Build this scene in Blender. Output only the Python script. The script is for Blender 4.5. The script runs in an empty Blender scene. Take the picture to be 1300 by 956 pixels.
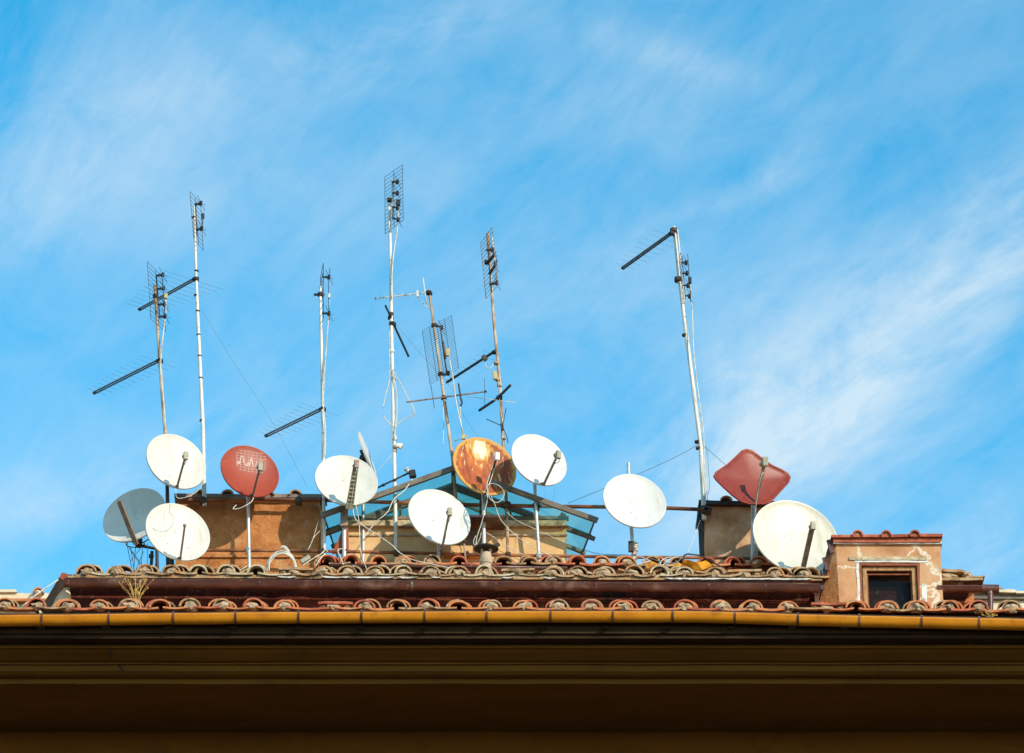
import bpy, bmesh, math, random
from mathutils import Vector, Matrix, noise
R = math.radians
rnd = random.Random(7)
scene = bpy.context.scene
C = scene.collection

# ------------------------------------------------------------------ camera
F = 5390.0
TH = R(25.5)
CAM = Vector((0, -50, 1.6))
cd = bpy.data.cameras.new('camera'); cam = bpy.data.objects.new('camera', cd); C.objects.link(cam)
cam.location = CAM
cam.rotation_euler = (R(90) + TH, 0, 0)
cd.sensor_width = 36; cd.lens = 36 * F / 1300.0; cd.clip_end = 5000; cd.clip_start = 0.5
scene.camera = cam
UP = Vector((0, -math.sin(TH), math.cos(TH))); FW = Vector((0, math.cos(TH), math.sin(TH))); RT = Vector((1, 0, 0))

def P(px, py, Y):
    """world point at facade depth Y that is seen at photo position px, py"""
    d = RT * ((px - 650) / F) + UP * ((478 - py) / F) + FW
    return CAM + d * ((Y - CAM.y) / d.y)
def Z(py, Y): return P(650, py, Y).z
def X(px, py, Y): return P(px, py, Y).x

# ------------------------------------------------------------------ materials
def newmat(name):
    m = bpy.data.materials.new(name); m.use_nodes = True
    nt = m.node_tree; nt.nodes.clear()
    out = nt.nodes.new('ShaderNodeOutputMaterial')
    b = nt.nodes.new('ShaderNodeBsdfPrincipled')
    nt.links.new(b.outputs[0], out.inputs[0])
    return m, nt, b, out
def N(nt, t, **kw):
    n = nt.nodes.new(t)
    for k, v in kw.items(): setattr(n, k, v)
    return n
def noise_node(nt, scale, detail=5, rough=.6, sc=None, dist=0.0):
    tc = N(nt, 'ShaderNodeTexCoord')
    mp = N(nt, 'ShaderNodeMapping')
    if sc: mp.inputs['Scale'].default_value = sc
    nt.links.new(tc.outputs['Object'], mp.inputs[0])
    n = N(nt, 'ShaderNodeTexNoise')
    n.inputs['Scale'].default_value = scale; n.inputs['Detail'].default_value = detail
    n.inputs['Roughness'].default_value = rough; n.inputs['Distortion'].default_value = dist
    nt.links.new(mp.outputs[0], n.inputs['Vector'])
    return n
def ramp(nt, src, stops):
    r = N(nt, 'ShaderNodeValToRGB')
    els = r.color_ramp.elements
    while len(els) < len(stops): els.new(.5)
    for e, (p, c) in zip(els, stops):
        e.position = p; e.color = (c[0], c[1], c[2], 1) if isinstance(c, (tuple, list)) else (c, c, c, 1)
    nt.links.new(src, r.inputs[0])
    return r
def mixc(nt, fac, a, b, mode='MIX'):
    m = N(nt, 'ShaderNodeMix', data_type='RGBA', blend_type=mode)
    for s, v in ((m.inputs[0], fac), (m.inputs[6], a), (m.inputs[7], b)):
        if hasattr(v, 'links') or hasattr(v, 'is_linked'): nt.links.new(v, s)
        elif isinstance(v, (int, float)): s.default_value = v
        else: s.default_value = (v[0], v[1], v[2], 1)
    return m.outputs[2]
def bump(nt, b, h, strength=.5, dist=.01):
    bp = N(nt, 'ShaderNodeBump'); bp.inputs['Strength'].default_value = strength; bp.inputs['Distance'].default_value = dist
    nt.links.new(h, bp.inputs['Height']); nt.links.new(bp.outputs[0], b.inputs['Normal'])

def surf(name, cols, scale=6, rough=.7, metal=0, bumps=.4, bdist=.01, detail=6, sc=None, spots=None, spec=.3, fine=40):
    """noise mottled material: cols = ramp stops; spots = (scale, lo, hi, colour)"""
    m, nt, b, o = newmat(name)
    n = noise_node(nt, scale, detail, .62, sc)
    c = ramp(nt, n.outputs[0], cols).outputs[0]
    if spots:
        for sp_ in spots:
            s2, lo, hi, col = sp_[:4]; n2 = noise_node(nt, s2, 5, .65, sp_[4] if len(sp_) > 4 else None)
            f = ramp(nt, n2.outputs[0], [(lo, 0.0), (hi, 1.0)]).outputs[0]
            c = mixc(nt, f, c, col)
    nt.links.new(c, b.inputs['Base Color'])
    b.inputs['Roughness'].default_value = rough; b.inputs['Metallic'].default_value = metal
    b.inputs['Specular IOR Level'].default_value = spec
    if bumps:
        n3 = noise_node(nt, fine, 6, .7)
        bump(nt, b, n3.outputs[0], bumps, bdist)
    return m

M = {}
M['terra'] = surf('terracotta', [(.3, (.24, .075, .03)), (.44, (.52, .17, .06)), (.6, (.64, .24, .09)), (.75, (.60, .36, .20))], 5, .85, spots=[(9, .55, .68, (.32, .27, .17)), (16, .62, .72, (.06, .05, .035))], bumps=.6)
M['terra_old'] = surf('lichen_terracotta', [(.3, (.10, .06, .035)), (.45, (.34, .20, .10)), (.58, (.50, .33, .18)), (.75, (.42, .36, .22))], 7, .9, spots=[(5, .5, .62, (.50, .24, .10)), (13, .56, .66, (.10, .085, .045)), (21, .62, .7, (.55, .50, .33))], bumps=.8)
M['terra_red'] = surf('red_terracotta', [(.3, (.22, .05, .03)), (.55, (.50, .13, .06)), (.75, (.60, .24, .12))], 6, .8, bumps=.5)
M['mortar'] = surf('mortar', [(.3, (.22, .13, .07)), (.48, (.50, .34, .20)), (.7, (.68, .52, .34))], 14, .95, bumps=1.0, bdist=.03, fine=25)
M['plaster'] = surf('ochre_plaster', [(.28, (.36, .12, .035)), (.5, (.54, .21, .065)), (.72, (.62, .31, .12))], 3.2, .92, spots=[(18, .58, .70, (.30, .12, .05)), (2.2, .56, .70, (.66, .40, .20)), (6, .62, .72, (.42, .15, .04)), (40, .66, .72, (.16, .07, .03))], bumps=1.0, bdist=.03, fine=14)
M['plaster_pale'] = surf('pale_plaster', [(.3, (.62, .36, .15)), (.55, (.74, .47, .22)), (.75, (.78, .56, .30))], 3, .92, spots=[(7, .6, .75, (.42, .24, .11))], bumps=.5, bdist=.012, fine=14)
M['plaster_grey'] = surf('grey_plaster', [(.3, (.42, .20, .09)), (.5, (.62, .36, .19)), (.7, (.72, .50, .32))], 4, .93, spots=[(2.5, .55, .65, (.44, .27, .16))], bumps=.7, bdist=.015, fine=14)
M['stone'] = surf('weathered_stone', [(.3, (.28, .20, .11)), (.5, (.55, .43, .26)), (.7, (.68, .58, .40))], 8, .93, spots=[(15, .58, .68, (.14, .11, .06))], bumps=.9, bdist=.02, fine=22)
M['cream'] = surf('cream_render', [(.3, (.60, .46, .28)), (.55, (.78, .68, .48)), (.75, (.80, .74, .58))], 5, .9, bumps=.4)
M['limewash'] = surf('white_mortar_strip', [(.35, (.35, .30, .24)), (.5, (.74, .70, .62)), (.7, (.8, .78, .72))], 9, .9, bumps=.8, fine=20)
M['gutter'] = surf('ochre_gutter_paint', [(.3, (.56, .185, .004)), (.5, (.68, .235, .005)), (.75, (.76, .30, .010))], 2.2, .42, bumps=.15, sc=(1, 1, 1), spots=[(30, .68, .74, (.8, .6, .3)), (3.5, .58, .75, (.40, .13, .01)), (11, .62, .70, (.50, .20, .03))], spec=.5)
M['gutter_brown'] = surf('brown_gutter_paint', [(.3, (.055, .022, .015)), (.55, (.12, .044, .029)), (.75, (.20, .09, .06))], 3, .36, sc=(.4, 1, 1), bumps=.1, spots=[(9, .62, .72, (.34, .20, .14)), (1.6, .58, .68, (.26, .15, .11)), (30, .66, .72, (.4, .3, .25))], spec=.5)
M['fascia'] = surf('oxblood_plaster', [(.3, (.045, .012, .008)), (.55, (.11, .022, .012)), (.75, (.17, .05, .02))], 4, .9, bumps=.9, bdist=.03, spots=[(6, .58, .66, (.20, .09, .04)), (2.4, .60, .66, (.03, .015, .01)), (12, .64, .7, (.26, .15, .10))])
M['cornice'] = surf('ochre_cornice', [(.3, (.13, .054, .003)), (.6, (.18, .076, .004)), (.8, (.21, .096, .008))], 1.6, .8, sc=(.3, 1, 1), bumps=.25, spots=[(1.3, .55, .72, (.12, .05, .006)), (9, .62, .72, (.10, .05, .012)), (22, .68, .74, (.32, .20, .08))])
M['cornice_shade_tone'] = surf('shade_toned_board', [(.3, (.022, .010, .002)), (.7, (.050, .023, .005))], 2.5, .85, bumps=.2)  # base colour darkened to carry the shade under the gutter
M['bracket'] = surf('dark_iron', [(.3, (.05, .03, .02)), (.7, (.12, .075, .05))], 20, .6, bumps=.2)
M['dark'] = surf('dark_metal', [(.3, (.028, .022, .02)), (.7, (.075, .06, .052))], 20, .5, metal=.3, bumps=.2)
M['black'] = surf('black_plastic', [(.3, (.015, .015, .016)), (.7, (.035, .034, .035))], 20, .5, bumps=0)
M['galv'] = surf('galvanised_steel', [(.3, (.40, .40, .38)), (.5, (.58, .58, .55)), (.72, (.66, .65, .60))], 9, .45, metal=.45, bumps=.1, spots=[(14, .63, .74, (.30, .14, .06))])
M['pale_pole'] = surf('pale_painted_pole', [(.3, (.52, .47, .38)), (.5, (.72, .68, .58)), (.7, (.8, .77, .68))], 6, .5, metal=.1, sc=(1, 1, .4), bumps=.1, spots=[(8, .60, .70, (.34, .17, .07))])
M['rust_pole'] = surf('rusty_pole', [(.32, (.16, .07, .03)), (.44, (.34, .17, .08)), (.54, (.55, .42, .29)), (.7, (.66, .58, .46))], 5, .7, sc=(1, 1, .35), bumps=.2)
M['rust_rail'] = surf('rusty_rail', [(.35, (.06, .028, .02)), (.5, (.20, .075, .035)), (.62, (.38, .15, .06)), (.78, (.50, .34, .22))], 3.5, .75, sc=(.5, 1, 1), bumps=.3)
M['boom'] = surf('weathered_aluminium', [(.3, (.09, .075, .065)), (.6, (.19, .16, .14)), (.8, (.30, .26, .22))], 12, .5, metal=.4, bumps=.1)
M['wire'] = surf('grid_wire', [(.3, (.05, .055, .07)), (.7, (.14, .14, .15))], 12, .5, metal=.3, bumps=0)
M['wire_rust'] = surf('grid_wire_pale', [(.3, (.22, .15, .11)), (.7, (.42, .34, .28))], 18, .5, metal=.3, bumps=0)
M['cable'] = surf('white_cable', [(.35, (.44, .38, .28)), (.55, (.72, .68, .57))], 10, .5, bumps=0)
M['cable_grey'] = surf('grey_cable', [(.3, (.10, .10, .11)), (.6, (.18, .18, .19))], 10, .5, bumps=0)
M['lnb'] = surf('lnb_plastic', [(.3, (.30, .27, .18)), (.6, (.42, .38, .27)), (.8, (.52, .47, .34))], 15, .55, bumps=.1)
M['lnb_white'] = surf('white_plastic_box', [(.3, (.66, .62, .50)), (.7, (.8, .77, .68))], 15, .5, bumps=.1)
M['yellow_box'] = surf('yellowed_box', [(.3, (.45, .33, .12)), (.7, (.68, .56, .28))], 20, .5, bumps=.1)
M['arm'] = surf('weathered_arm', [(.3, (.17, .12, .085)), (.55, (.32, .235, .17)), (.75, (.46, .36, .27))], 16, .6, metal=.15, bumps=.2)
M['lead'] = surf('lead_flashing', [(.3, (.16, .12, .10)), (.6, (.27, .22, .18)), (.8, (.44, .36, .26))], 5, .7, bumps=.3)
M['frame_metal'] = surf('skylight_frame', [(.3, (.10, .085, .07)), (.55, (.20, .165, .125)), (.75, (.42, .32, .20))], 4, .6, metal=.2, bumps=.2)
M['dish'] = surf('white_dish_enamel', [(.3, (.63, .61, .56)), (.6, (.70, .685, .64))], 3, .42, bumps=.03, spots=[(4, .55, .85, (.60, .56, .48)), (7, .56, .82, (.47, .42, .33), (2.4, .25, 1)), (26, .71, .76, (.50, .36, .22))], spec=.4)
M['dish_warm'] = surf('cream_dish_enamel', [(.3, (.61, .575, .49)), (.6, (.69, .655, .565))], 3, .45, bumps=.03, spots=[(4.5, .55, .85, (.56, .50, .38)), (7, .56, .82, (.47, .42, .33), (2.4, .25, 1)), (24, .70, .76, (.42, .30, .18)), (2.2, .6, .8, (.70, .68, .60))], spec=.4)
M['dish_old'] = surf('yellowed_dish_enamel', [(.3, (.60, .56, .44)), (.6, (.70, .66, .53))], 3, .38, bumps=.03, spots=[(7, .54, .80, (.50, .43, .30), (2.2, .28, 1)), (22, .68, .75, (.38, .28, .17))], spec=.5)
M['dish_grey'] = surf('grey_dish_enamel', [(.3, (.34, .33, .31)), (.6, (.44, .43, .41))], 4, .5, bumps=.05, spots=[(20, .68, .74, (.2, .15, .1))])
M['dish_red'] = surf('red_dish_enamel', [(.3, (.30, .038, .014)), (.6, (.37, .056, .020))], 3, .45, bumps=.03, spots=[(28, .70, .75, (.75, .6, .5))], spec=.35)
M['dish_brick'] = surf('brick_red_dish_enamel', [(.3, (.21, .026, .013)), (.6, (.275, .040, .020))], 3, .42, bumps=.04, spots=[(24, .70, .74, (.6, .45, .36)), (3, .55, .8, (.36, .09, .05))], spec=.35)
M['print'] = surf('white_print', [(.3, (.55, .30, .24)), (.6, (.68, .46, .40))], 40, .6, bumps=0)
M['wood'] = surf('varnished_wood', [(.3, (.14, .035, .012)), (.55, (.30, .075, .022)), (.8, (.42, .15, .05))], 7, .5, sc=(1, 1, 4), bumps=.3)
M['wood_pale'] = surf('worn_wood', [(.3, (.26, .12, .045)), (.6, (.52, .29, .12))], 7, .7, sc=(4, 1, 1), bumps=.3)
M['room'] = surf('dark_room', [(.3, (.025, .018, .015)), (.7, (.05, .035, .03))], 2, .9, bumps=0)
M['red_sheet'] = surf('rust_red_sheet', [(.3, (.24, .05, .02)), (.6, (.42, .10, .035))], 6, .7, bumps=.2)
M['tarp'] = surf('orange_sheet', [(.35, (.45, .14, .01)), (.5, (.72, .30, .012)), (.65, (.80, .40, .03))], 12, .75, bumps=.9, bdist=.02, fine=16, spots=[(9, .6, .68, (.16, .06, .02))])
M['straw'] = surf('dry_straw', [(.3, (.45, .24, .06)), (.6, (.70, .46, .14))], 10, .8, bumps=0)
M['ceramic'] = surf('terracotta_vent', [(.3, (.40, .28, .19)), (.6, (.60, .46, .33))], 8, .85, bumps=.3)
M['asphalt'] = surf('asphalt', [(.3, (.04, .038, .036)), (.7, (.065, .062, .058))], 3, .9, bumps=.3)
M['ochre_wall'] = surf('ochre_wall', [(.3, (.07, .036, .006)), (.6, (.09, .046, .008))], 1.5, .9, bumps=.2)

def glass_mat():
    m, nt, b, o = newmat('teal_glass')
    n = noise_node(nt, 3, 3, .5)
    c = ramp(nt, n.outputs[0], [(.3, (.16, .40, .42)), (.6, (.25, .52, .54)), (.8, (.45, .60, .60))]).outputs[0]
    nt.links.new(c, b.inputs['Base Color'])
    b.inputs['Roughness'].default_value = .12
    tl_ = N(nt, 'ShaderNodeBsdfTranslucent'); nt.links.new(mixc(nt, .5, c, (.45, .80, .82)), tl_.inputs[0])
    m1_ = N(nt, 'ShaderNodeMixShader'); m1_.inputs[0].default_value = .55
    nt.links.new(b.outputs[0], m1_.inputs[1]); nt.links.new(tl_.outputs[0], m1_.inputs[2])
    tr = N(nt, 'ShaderNodeBsdfTransparent'); tr.inputs[0].default_value = (.80, .93, .88, 1)
    mx = N(nt, 'ShaderNodeMixShader'); mx.inputs[0].default_value = .15
    nt.links.new(tr.outputs[0], mx.inputs[1]); nt.links.new(m1_.outputs[0], mx.inputs[2])
    nt.links.new(mx.outputs[0], o.inputs[0])
    return m
M['glass'] = glass_mat()
def pane_mat():
    m, nt, b, o = newmat('window_glass')
    b.inputs['Base Color'].default_value = (.03, .04, .045, 1); b.inputs['Roughness'].default_value = .05
    tr = N(nt, 'ShaderNodeBsdfTransparent'); tr.inputs[0].default_value = (.8, .85, .85, 1)
    mx = N(nt, 'ShaderNodeMixShader'); mx.inputs[0].default_value = .10
    nt.links.new(tr.outputs[0], mx.inputs[1]); nt.links.new(b.outputs[0], mx.inputs[2]); nt.links.new(mx.outputs[0], o.inputs[0])
    return m
M['pane'] = pane_mat()

def rust_dish_mat():
    m, nt, b, o = newmat('rusted_dish')
    tc = N(nt, 'ShaderNodeTexCoord'); sep = N(nt, 'ShaderNodeSeparateXYZ'); nt.links.new(tc.outputs['Object'], sep.inputs[0])
    nbase = noise_node(nt, 7, 6, .65, (1.0, .45, 1))
    rust = ramp(nt, nbase.outputs[0], [(.30, (.13, .022, .007)), (.46, (.34, .060, .010)), (.60, (.52, .13, .010)), (.74, (.68, .26, .02))]).outputs[0]
    # narrow cream runs where enamel survives
    st = noise_node(nt, 13, 5, .6, (2.2, .42, 1))
    f1 = ramp(nt, st.outputs[0], [(.61, 0.0), (.69, 1.0)]).outputs[0]
    c = mixc(nt, f1, rust, (.80, .62, .30))
    # large cream patch at upper centre: distance field with noise
    def math_(op, a, bb=None):
        n = N(nt, 'ShaderNodeMath', operation=op)
        for i, v in enumerate((a, bb)):
            if v is None: continue
            if isinstance(v, (int, float)): n.inputs[i].default_value = v
            else: nt.links.new(v, n.inputs[i])
        return n.outputs[0]
    def patch(c, cx, cy, sx, sy, lo, hi, col):
        dx = math_('MULTIPLY', math_('SUBTRACT', sep.outputs[0], cx), 1 / sx)
        dy = math_('MULTIPLY', math_('SUBTRACT', sep.outputs[1], cy), 1 / sy)
        d = math_('SQRT', math_('ADD', math_('MULTIPLY', dx, dx), math_('MULTIPLY', dy, dy)))
        nn = noise_node(nt, 11, 5, .6, (1.6, .5, 1))
        d2 = math_('ADD', d, math_('MULTIPLY', math_('SUBTRACT', nn.outputs[0], .5), 2.6))
        f = ramp(nt, d2, [(lo, 1.0), (hi, 0.0)]).outputs[0]
        return mixc(nt, f, c, col)
    c = patch(c, -.04, .30, .20, .20, .55, 1.0, (.80, .42, .05))
    c = patch(c, -.04, .30, .13, .17, .45, .9, (.80, .72, .52))
    # rim ring stays cream
    rr = math_('SQRT', math_('ADD', math_('MULTIPLY', sep.outputs[0], sep.outputs[0]), math_('MULTIPLY', sep.outputs[1], sep.outputs[1])))
    nr = noise_node(nt, 16, 4, .6)
    r2 = math_('ADD', rr, math_('MULTIPLY', math_('SUBTRACT', nr.outputs[0], .5), .10))
    f = ramp(nt, r2, [(.397, 0.0), (.418, 1.0)]).outputs[0]
    c = mixc(nt, f, c, (.66, .34, .07))
    nt.links.new(c, b.inputs['Base Color']); b.inputs['Roughness'].default_value = .65
    bump(nt, b, nbase.outputs[0], .2, .01)
    return m
M['dish_rust'] = rust_dish_mat()

def dormer_mat():
    m, nt, b, o = newmat('patched_plaster')
    n = noise_node(nt, 3, 5, .6)
    c = ramp(nt, n.outputs[0], [(.3, (.44, .20, .09)), (.5, (.58, .30, .14)), (.75, (.64, .39, .21))]).outputs[0]
    tc = N(nt, 'ShaderNodeTexCoord'); nd = noise_node(nt, 3.5, 4, .6)
    vm = N(nt, 'ShaderNodeVectorMath', operation='MULTIPLY_ADD'); vm.inputs[1].default_value = (.35, .35, .35)
    nt.links.new(nd.outputs['Color'], vm.inputs[0]); nt.links.new(tc.outputs['Object'], vm.inputs[2])
    v = N(nt, 'ShaderNodeTexVoronoi', feature='DISTANCE_TO_EDGE'); v.inputs['Scale'].default_value = 1.9
    nt.links.new(vm.outputs[0], v.inputs['Vector'])
    f = ramp(nt, v.outputs['Distance'], [(.012, 1.0), (.035, 0.0)]).outputs[0]
    c = mixc(nt, f, c, (.74, .62, .46))
    nt.links.new(c, b.inputs['Base Color']); b.inputs['Roughness'].default_value = .92
    n3 = noise_node(nt, 14, 6, .7); bump(nt, b, n3.outputs[0], .6, .012)
    return m
M['dormer'] = dormer_mat()

# ------------------------------------------------------------------ builders
def tag(o, label=None, cat=None, group=None, kind=None):
    if label: o['label'] = label
    if cat: o['category'] = cat
    if group: o['group'] = group
    if kind: o['kind'] = kind
    return o
LM = {}
class Thing:
    def __init__(s, name, origin, label, cat, group=None, kind=None):
        s.o = Vector(origin)
        s.root = bpy.data.objects.new(name, None); C.objects.link(s.root); s.root.location = s.o
        s.root.empty_display_size = .1
        tag(s.root, label, cat, group, kind)
    def part(s, name, bm, mat, parent=None, label=None, smooth=False, frame=None):
        o = finish(name, bm, mat, smooth)
        pl = LM.get(parent.name, Matrix.Identity(4)) if parent is not None else Matrix.Identity(4)
        o.parent = s.root if parent is None else parent
        if frame is not None:            # mesh is in a local frame of its own
            full = Matrix.Translation(-s.o) @ frame
            o.matrix_basis = pl.inverted() @ full
            LM[o.name] = full
        else:
            o.data.transform(pl.inverted() @ Matrix.Translation(-s.o))
            LM[o.name] = pl.copy()
        if label: o['label'] = label
        return o
def finish(name, bm, mat, smooth=False):
    bmesh.ops.recalc_face_normals(bm, faces=bm.faces[:])
    me = bpy.data.meshes.new(name); bm.to_mesh(me); bm.free()
    for mm in (mat if isinstance(mat, (list, tuple)) else [mat]): me.materials.append(M[mm] if isinstance(mm, str) else mm)
    if smooth:
        me.polygons.foreach_set('use_smooth', [True] * len(me.polygons))
        me.set_sharp_from_angle(angle=R(40))
    o = bpy.data.objects.new(name, me); C.objects.link(o)
    return o
def single(name, bm, mat, label, cat, group=None, kind=None, smooth=False, origin=None):
    o = finish(name, bm, mat, smooth)
    if origin is not None:
        o.data.transform(Matrix.Translation(-Vector(origin))); o.location = origin
    return tag(o, label, cat, group, kind)
def NB(): return bmesh.new()

def tube(bm, pts, r, n=8, r2=None, cap=True, mi=0):
    pts = [Vector(p) for p in pts]
    if r2 is None: r2 = r
    rings = []
    prev = None
    L = len(pts)
    for i, p in enumerate(pts):
        t = (pts[min(i + 1, L - 1)] - pts[max(i - 1, 0)])
        if t.length < 1e-9: t = Vector((0, 0, 1))
        t.normalize()
        if prev is None:
            a = Vector((0, 0, 1)) if abs(t.z) < .9 else Vector((1, 0, 0))
            u = t.cross(a).normalized()
        else:
            u = (prev - t * prev.dot(t))
            u = u.normalized() if u.length > 1e-6 else t.orthogonal().normalized()
        prev = u
        v = t.cross(u)
        rr = r + (r2 - r) * i / max(1, L - 1)
        rings.append([bm.verts.new(p + (u * math.cos(2 * math.pi * k / n) + v * math.sin(2 * math.pi * k / n)) * rr) for k in range(n)])
    for a, b in zip(rings, rings[1:]):
        for k in range(n):
            f = bm.faces.new((a[k], a[(k + 1) % n], b[(k + 1) % n], b[k])); f.smooth = True; f.material_index = mi
    if cap:
        f = bm.faces.new(list(reversed(rings[0]))); f.material_index = mi
        f = bm.faces.new(rings[-1]); f.material_index = mi
def curve_pts(ctrl, n=8):
    """Catmull-Rom"""
    c = [Vector(p) for p in ctrl]
    c = [c[0] * 2 - c[1]] + c + [c[-1] * 2 - c[-2]]
    out = []
    for i in range(1, len(c) - 2):
        for k in range(n):
            t = k / n
            out.append(.5 * ((2 * c[i]) + (c[i + 1] - c[i - 1]) * t + (2 * c[i - 1] - 5 * c[i] + 4 * c[i + 1] - c[i + 2]) * t * t + (-c[i - 1] + 3 * c[i] - 3 * c[i + 1] + c[i + 2]) * t ** 3))
    out.append(c[-2])
    return out
def hexa(bm, q, mi=0):
    """q: 8 points, bottom 4 then top 4, each loop in order"""
    v = [bm.verts.new(Vector(p)) for p in q]
    for idx in ((3, 2, 1, 0), (4, 5, 6, 7), (0, 1, 5, 4), (1, 2, 6, 5), (2, 3, 7, 6), (3, 0, 4, 7)):
        f = bm.faces.new([v[i] for i in idx]); f.material_index = mi
    return v
def box(bm, x0, x1, y0, y1, z0, z1, mi=0):
    return hexa(bm, [(x0, y0, z0), (x1, y0, z0), (x1, y1, z0), (x0, y1, z0), (x0, y0, z1), (x1, y0, z1), (x1, y1, z1), (x0, y1, z1)], mi)
def bar(bm, a, b, w, h, up=(0, 0, 1), mi=0):
    """rectangular bar from a to b, w across, h along up"""
    a, b = Vector(a), Vector(b); t = (b - a).normalized(); up = Vector(up)
    s = t.cross(up)
    if s.length < 1e-5: s = t.orthogonal()
    s.normalize(); u = s.cross(t).normalized()
    q = []
    for e in (-1, 1):
        for p, d in ((a, -1), (a, 1), (b, 1), (b, -1)):
            q.append(p + s * d * w / 2 + u * e * h / 2)
    return hexa(bm, q, mi)
def prism(bm, poly, off, mi=0):
    """closed polygon extruded by vector off"""
    a = [bm.verts.new(Vector(p)) for p in poly]; b = [bm.verts.new(Vector(p) + Vector(off)) for p in poly]
    bm.faces.new(a).material_index = mi; bm.faces.new(list(reversed(b))).material_index = mi
    n = len(a)
    for i in range(n): bm.faces.new((a[i], b[i], b[(i + 1) % n], a[(i + 1) % n])).material_index = mi
def roughen(bm, cuts, amp, seed=0, scale=3.0):
    bmesh.ops.subdivide_edges(bm, edges=bm.edges[:], cuts=cuts, use_grid_fill=True)
    for v in bm.verts:
        p = v.co * scale + Vector((seed, 0, 0))
        v.co += noise.noise_vector(p) * amp
def bevel(bm, w):
    bmesh.ops.bevel(bm, geom=bm.edges[:], offset=w, segments=1, affect='EDGES')

# ------------------------------------------------------------------ world & sun
AZ, EL = R(37), R(27)       # sun is behind the camera, to its right
sund = Vector((math.sin(AZ) * math.cos(EL), -math.cos(AZ) * math.cos(EL), math.sin(EL)))
sl = bpy.data.lights.new('sun', 'SUN'); so = bpy.data.objects.new('sun', sl); C.objects.link(so)
sl.energy = 4.0; sl.angle = R(.53); sl.color = (1.0, .89, .72)
so.rotation_euler = sund.to_track_quat('Z', 'Y').to_euler(); so.location = (20, -30, 45)

w = bpy.data.worlds.new('World'); scene.world = w; w.use_nodes = True
nt = w.node_tree; nt.nodes.clear()
out = N(nt, 'ShaderNodeOutputWorld'); bg = N(nt, 'ShaderNodeBackground'); bg.inputs[1].default_value = .1
sky = N(nt, 'ShaderNodeTexSky', sky_type='NISHITA'); sky.sun_disc = False
sky.sun_elevation = EL; sky.sun_rotation = math.atan2(sund.x, sund.y)
sky.air_density = 1.0; sky.dust_density = .15; sky.ozone_density = 1.6; sky.altitude = 50
hs = N(nt, 'ShaderNodeHueSaturation'); hs.inputs['Saturation'].default_value = 1.5; hs.inputs['Value'].default_value = 2.45; hs.inputs['Hue'].default_value = .478
nt.links.new(sky.outputs[0], hs.inputs['Color'])
# cirrus: streaky noise in a high flat layer (direction / height)
tc = N(nt, 'ShaderNodeTexCoord'); sep = N(nt, 'ShaderNodeSeparateXYZ'); nt.links.new(tc.outputs['Generated'], sep.inputs[0])
def wm(op, a, b=None, clamp=False):
    n = N(nt, 'ShaderNodeMath', operation=op); n.use_clamp = clamp
    for i, v in enumerate((a, b)):
        if v is None: continue
        if isinstance(v, (int, float)): n.inputs[i].default_value = v
        else: nt.links.new(v, n.inputs[i])
    return n.outputs[0]
zc = wm('MAXIMUM', sep.outputs[2], .03)
yy = wm('DIVIDE', sep.outputs[1], zc); xx = wm('DIVIDE', sep.outputs[0], zc)
cmb = N(nt, 'ShaderNodeCombineXYZ'); nt.links.new(xx, cmb.inputs[0]); nt.links.new(yy, cmb.inputs[1])
def cl_noise(rot, sc, scale, detail, rough, dist, off=(0, 0, 0)):
    mp0 = N(nt, 'ShaderNodeMapping'); mp0.inputs['Scale'].default_value = (2.3, -1.0, 1)      # even out the flat layer's foreshortening
    nt.links.new(cmb.outputs[0], mp0.inputs[0])
    mp = N(nt, 'ShaderNodeMapping', vector_type='TEXTURE'); mp.inputs['Rotation'].default_value = (0, 0, R(rot)); mp.inputs['Scale'].default_value = sc; mp.inputs['Location'].default_value = off
    nt.links.new(mp0.outputs[0], mp.inputs[0])
    n = N(nt, 'ShaderNodeTexNoise'); n.inputs['Scale'].default_value = scale; n.inputs['Detail'].default_value = detail
    n.inputs['Roughness'].default_value = rough; n.inputs['Distortion'].default_value = dist
    nt.links.new(mp.outputs[0], n.inputs['Vector']); return n.outputs[0]
def skypt(px, py):
    d = RT * ((px - 650) / F) + UP * ((478 - py) / F) + FW
    return d.x / d.z, d.y / d.z
def blob(px, py, sx, sy, amp, rot=0):
    """soft patch of cloud cover centred on a direction; sizes in photo pixels"""
    cx, cy = skypt(px, py); ex = abs(skypt(px + sx, py)[0] - cx); ey = abs(skypt(px, py - sy)[1] - cy)
    a = wm('SUBTRACT', xx, cx); b = wm('SUBTRACT', yy, cy)
    # rotate in normalised picture-like space: k converts yy units to xx units
    kx = abs(skypt(px + 1, py)[0] - cx); ky = abs(skypt(px, py - 1)[1] - cy)
    a = wm('DIVIDE', a, kx); b = wm('DIVIDE', b, -ky)        # right / up in pixels
    c_, s_ = math.cos(R(rot)), math.sin(R(rot))
    u = wm('DIVIDE', wm('ADD', wm('MULTIPLY', a, c_), wm('MULTIPLY', b, s_)), sx)
    v = wm('DIVIDE', wm('SUBTRACT', wm('MULTIPLY', b, c_), wm('MULTIPLY', a, s_)), sy)
    d2 = wm('ADD', wm('MULTIPLY', u, u), wm('MULTIPLY', v, v))
    return wm('MULTIPLY', wm('POWER', 2.718, wm('MULTIPLY', d2, -1)), amp)
cover = None
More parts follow.
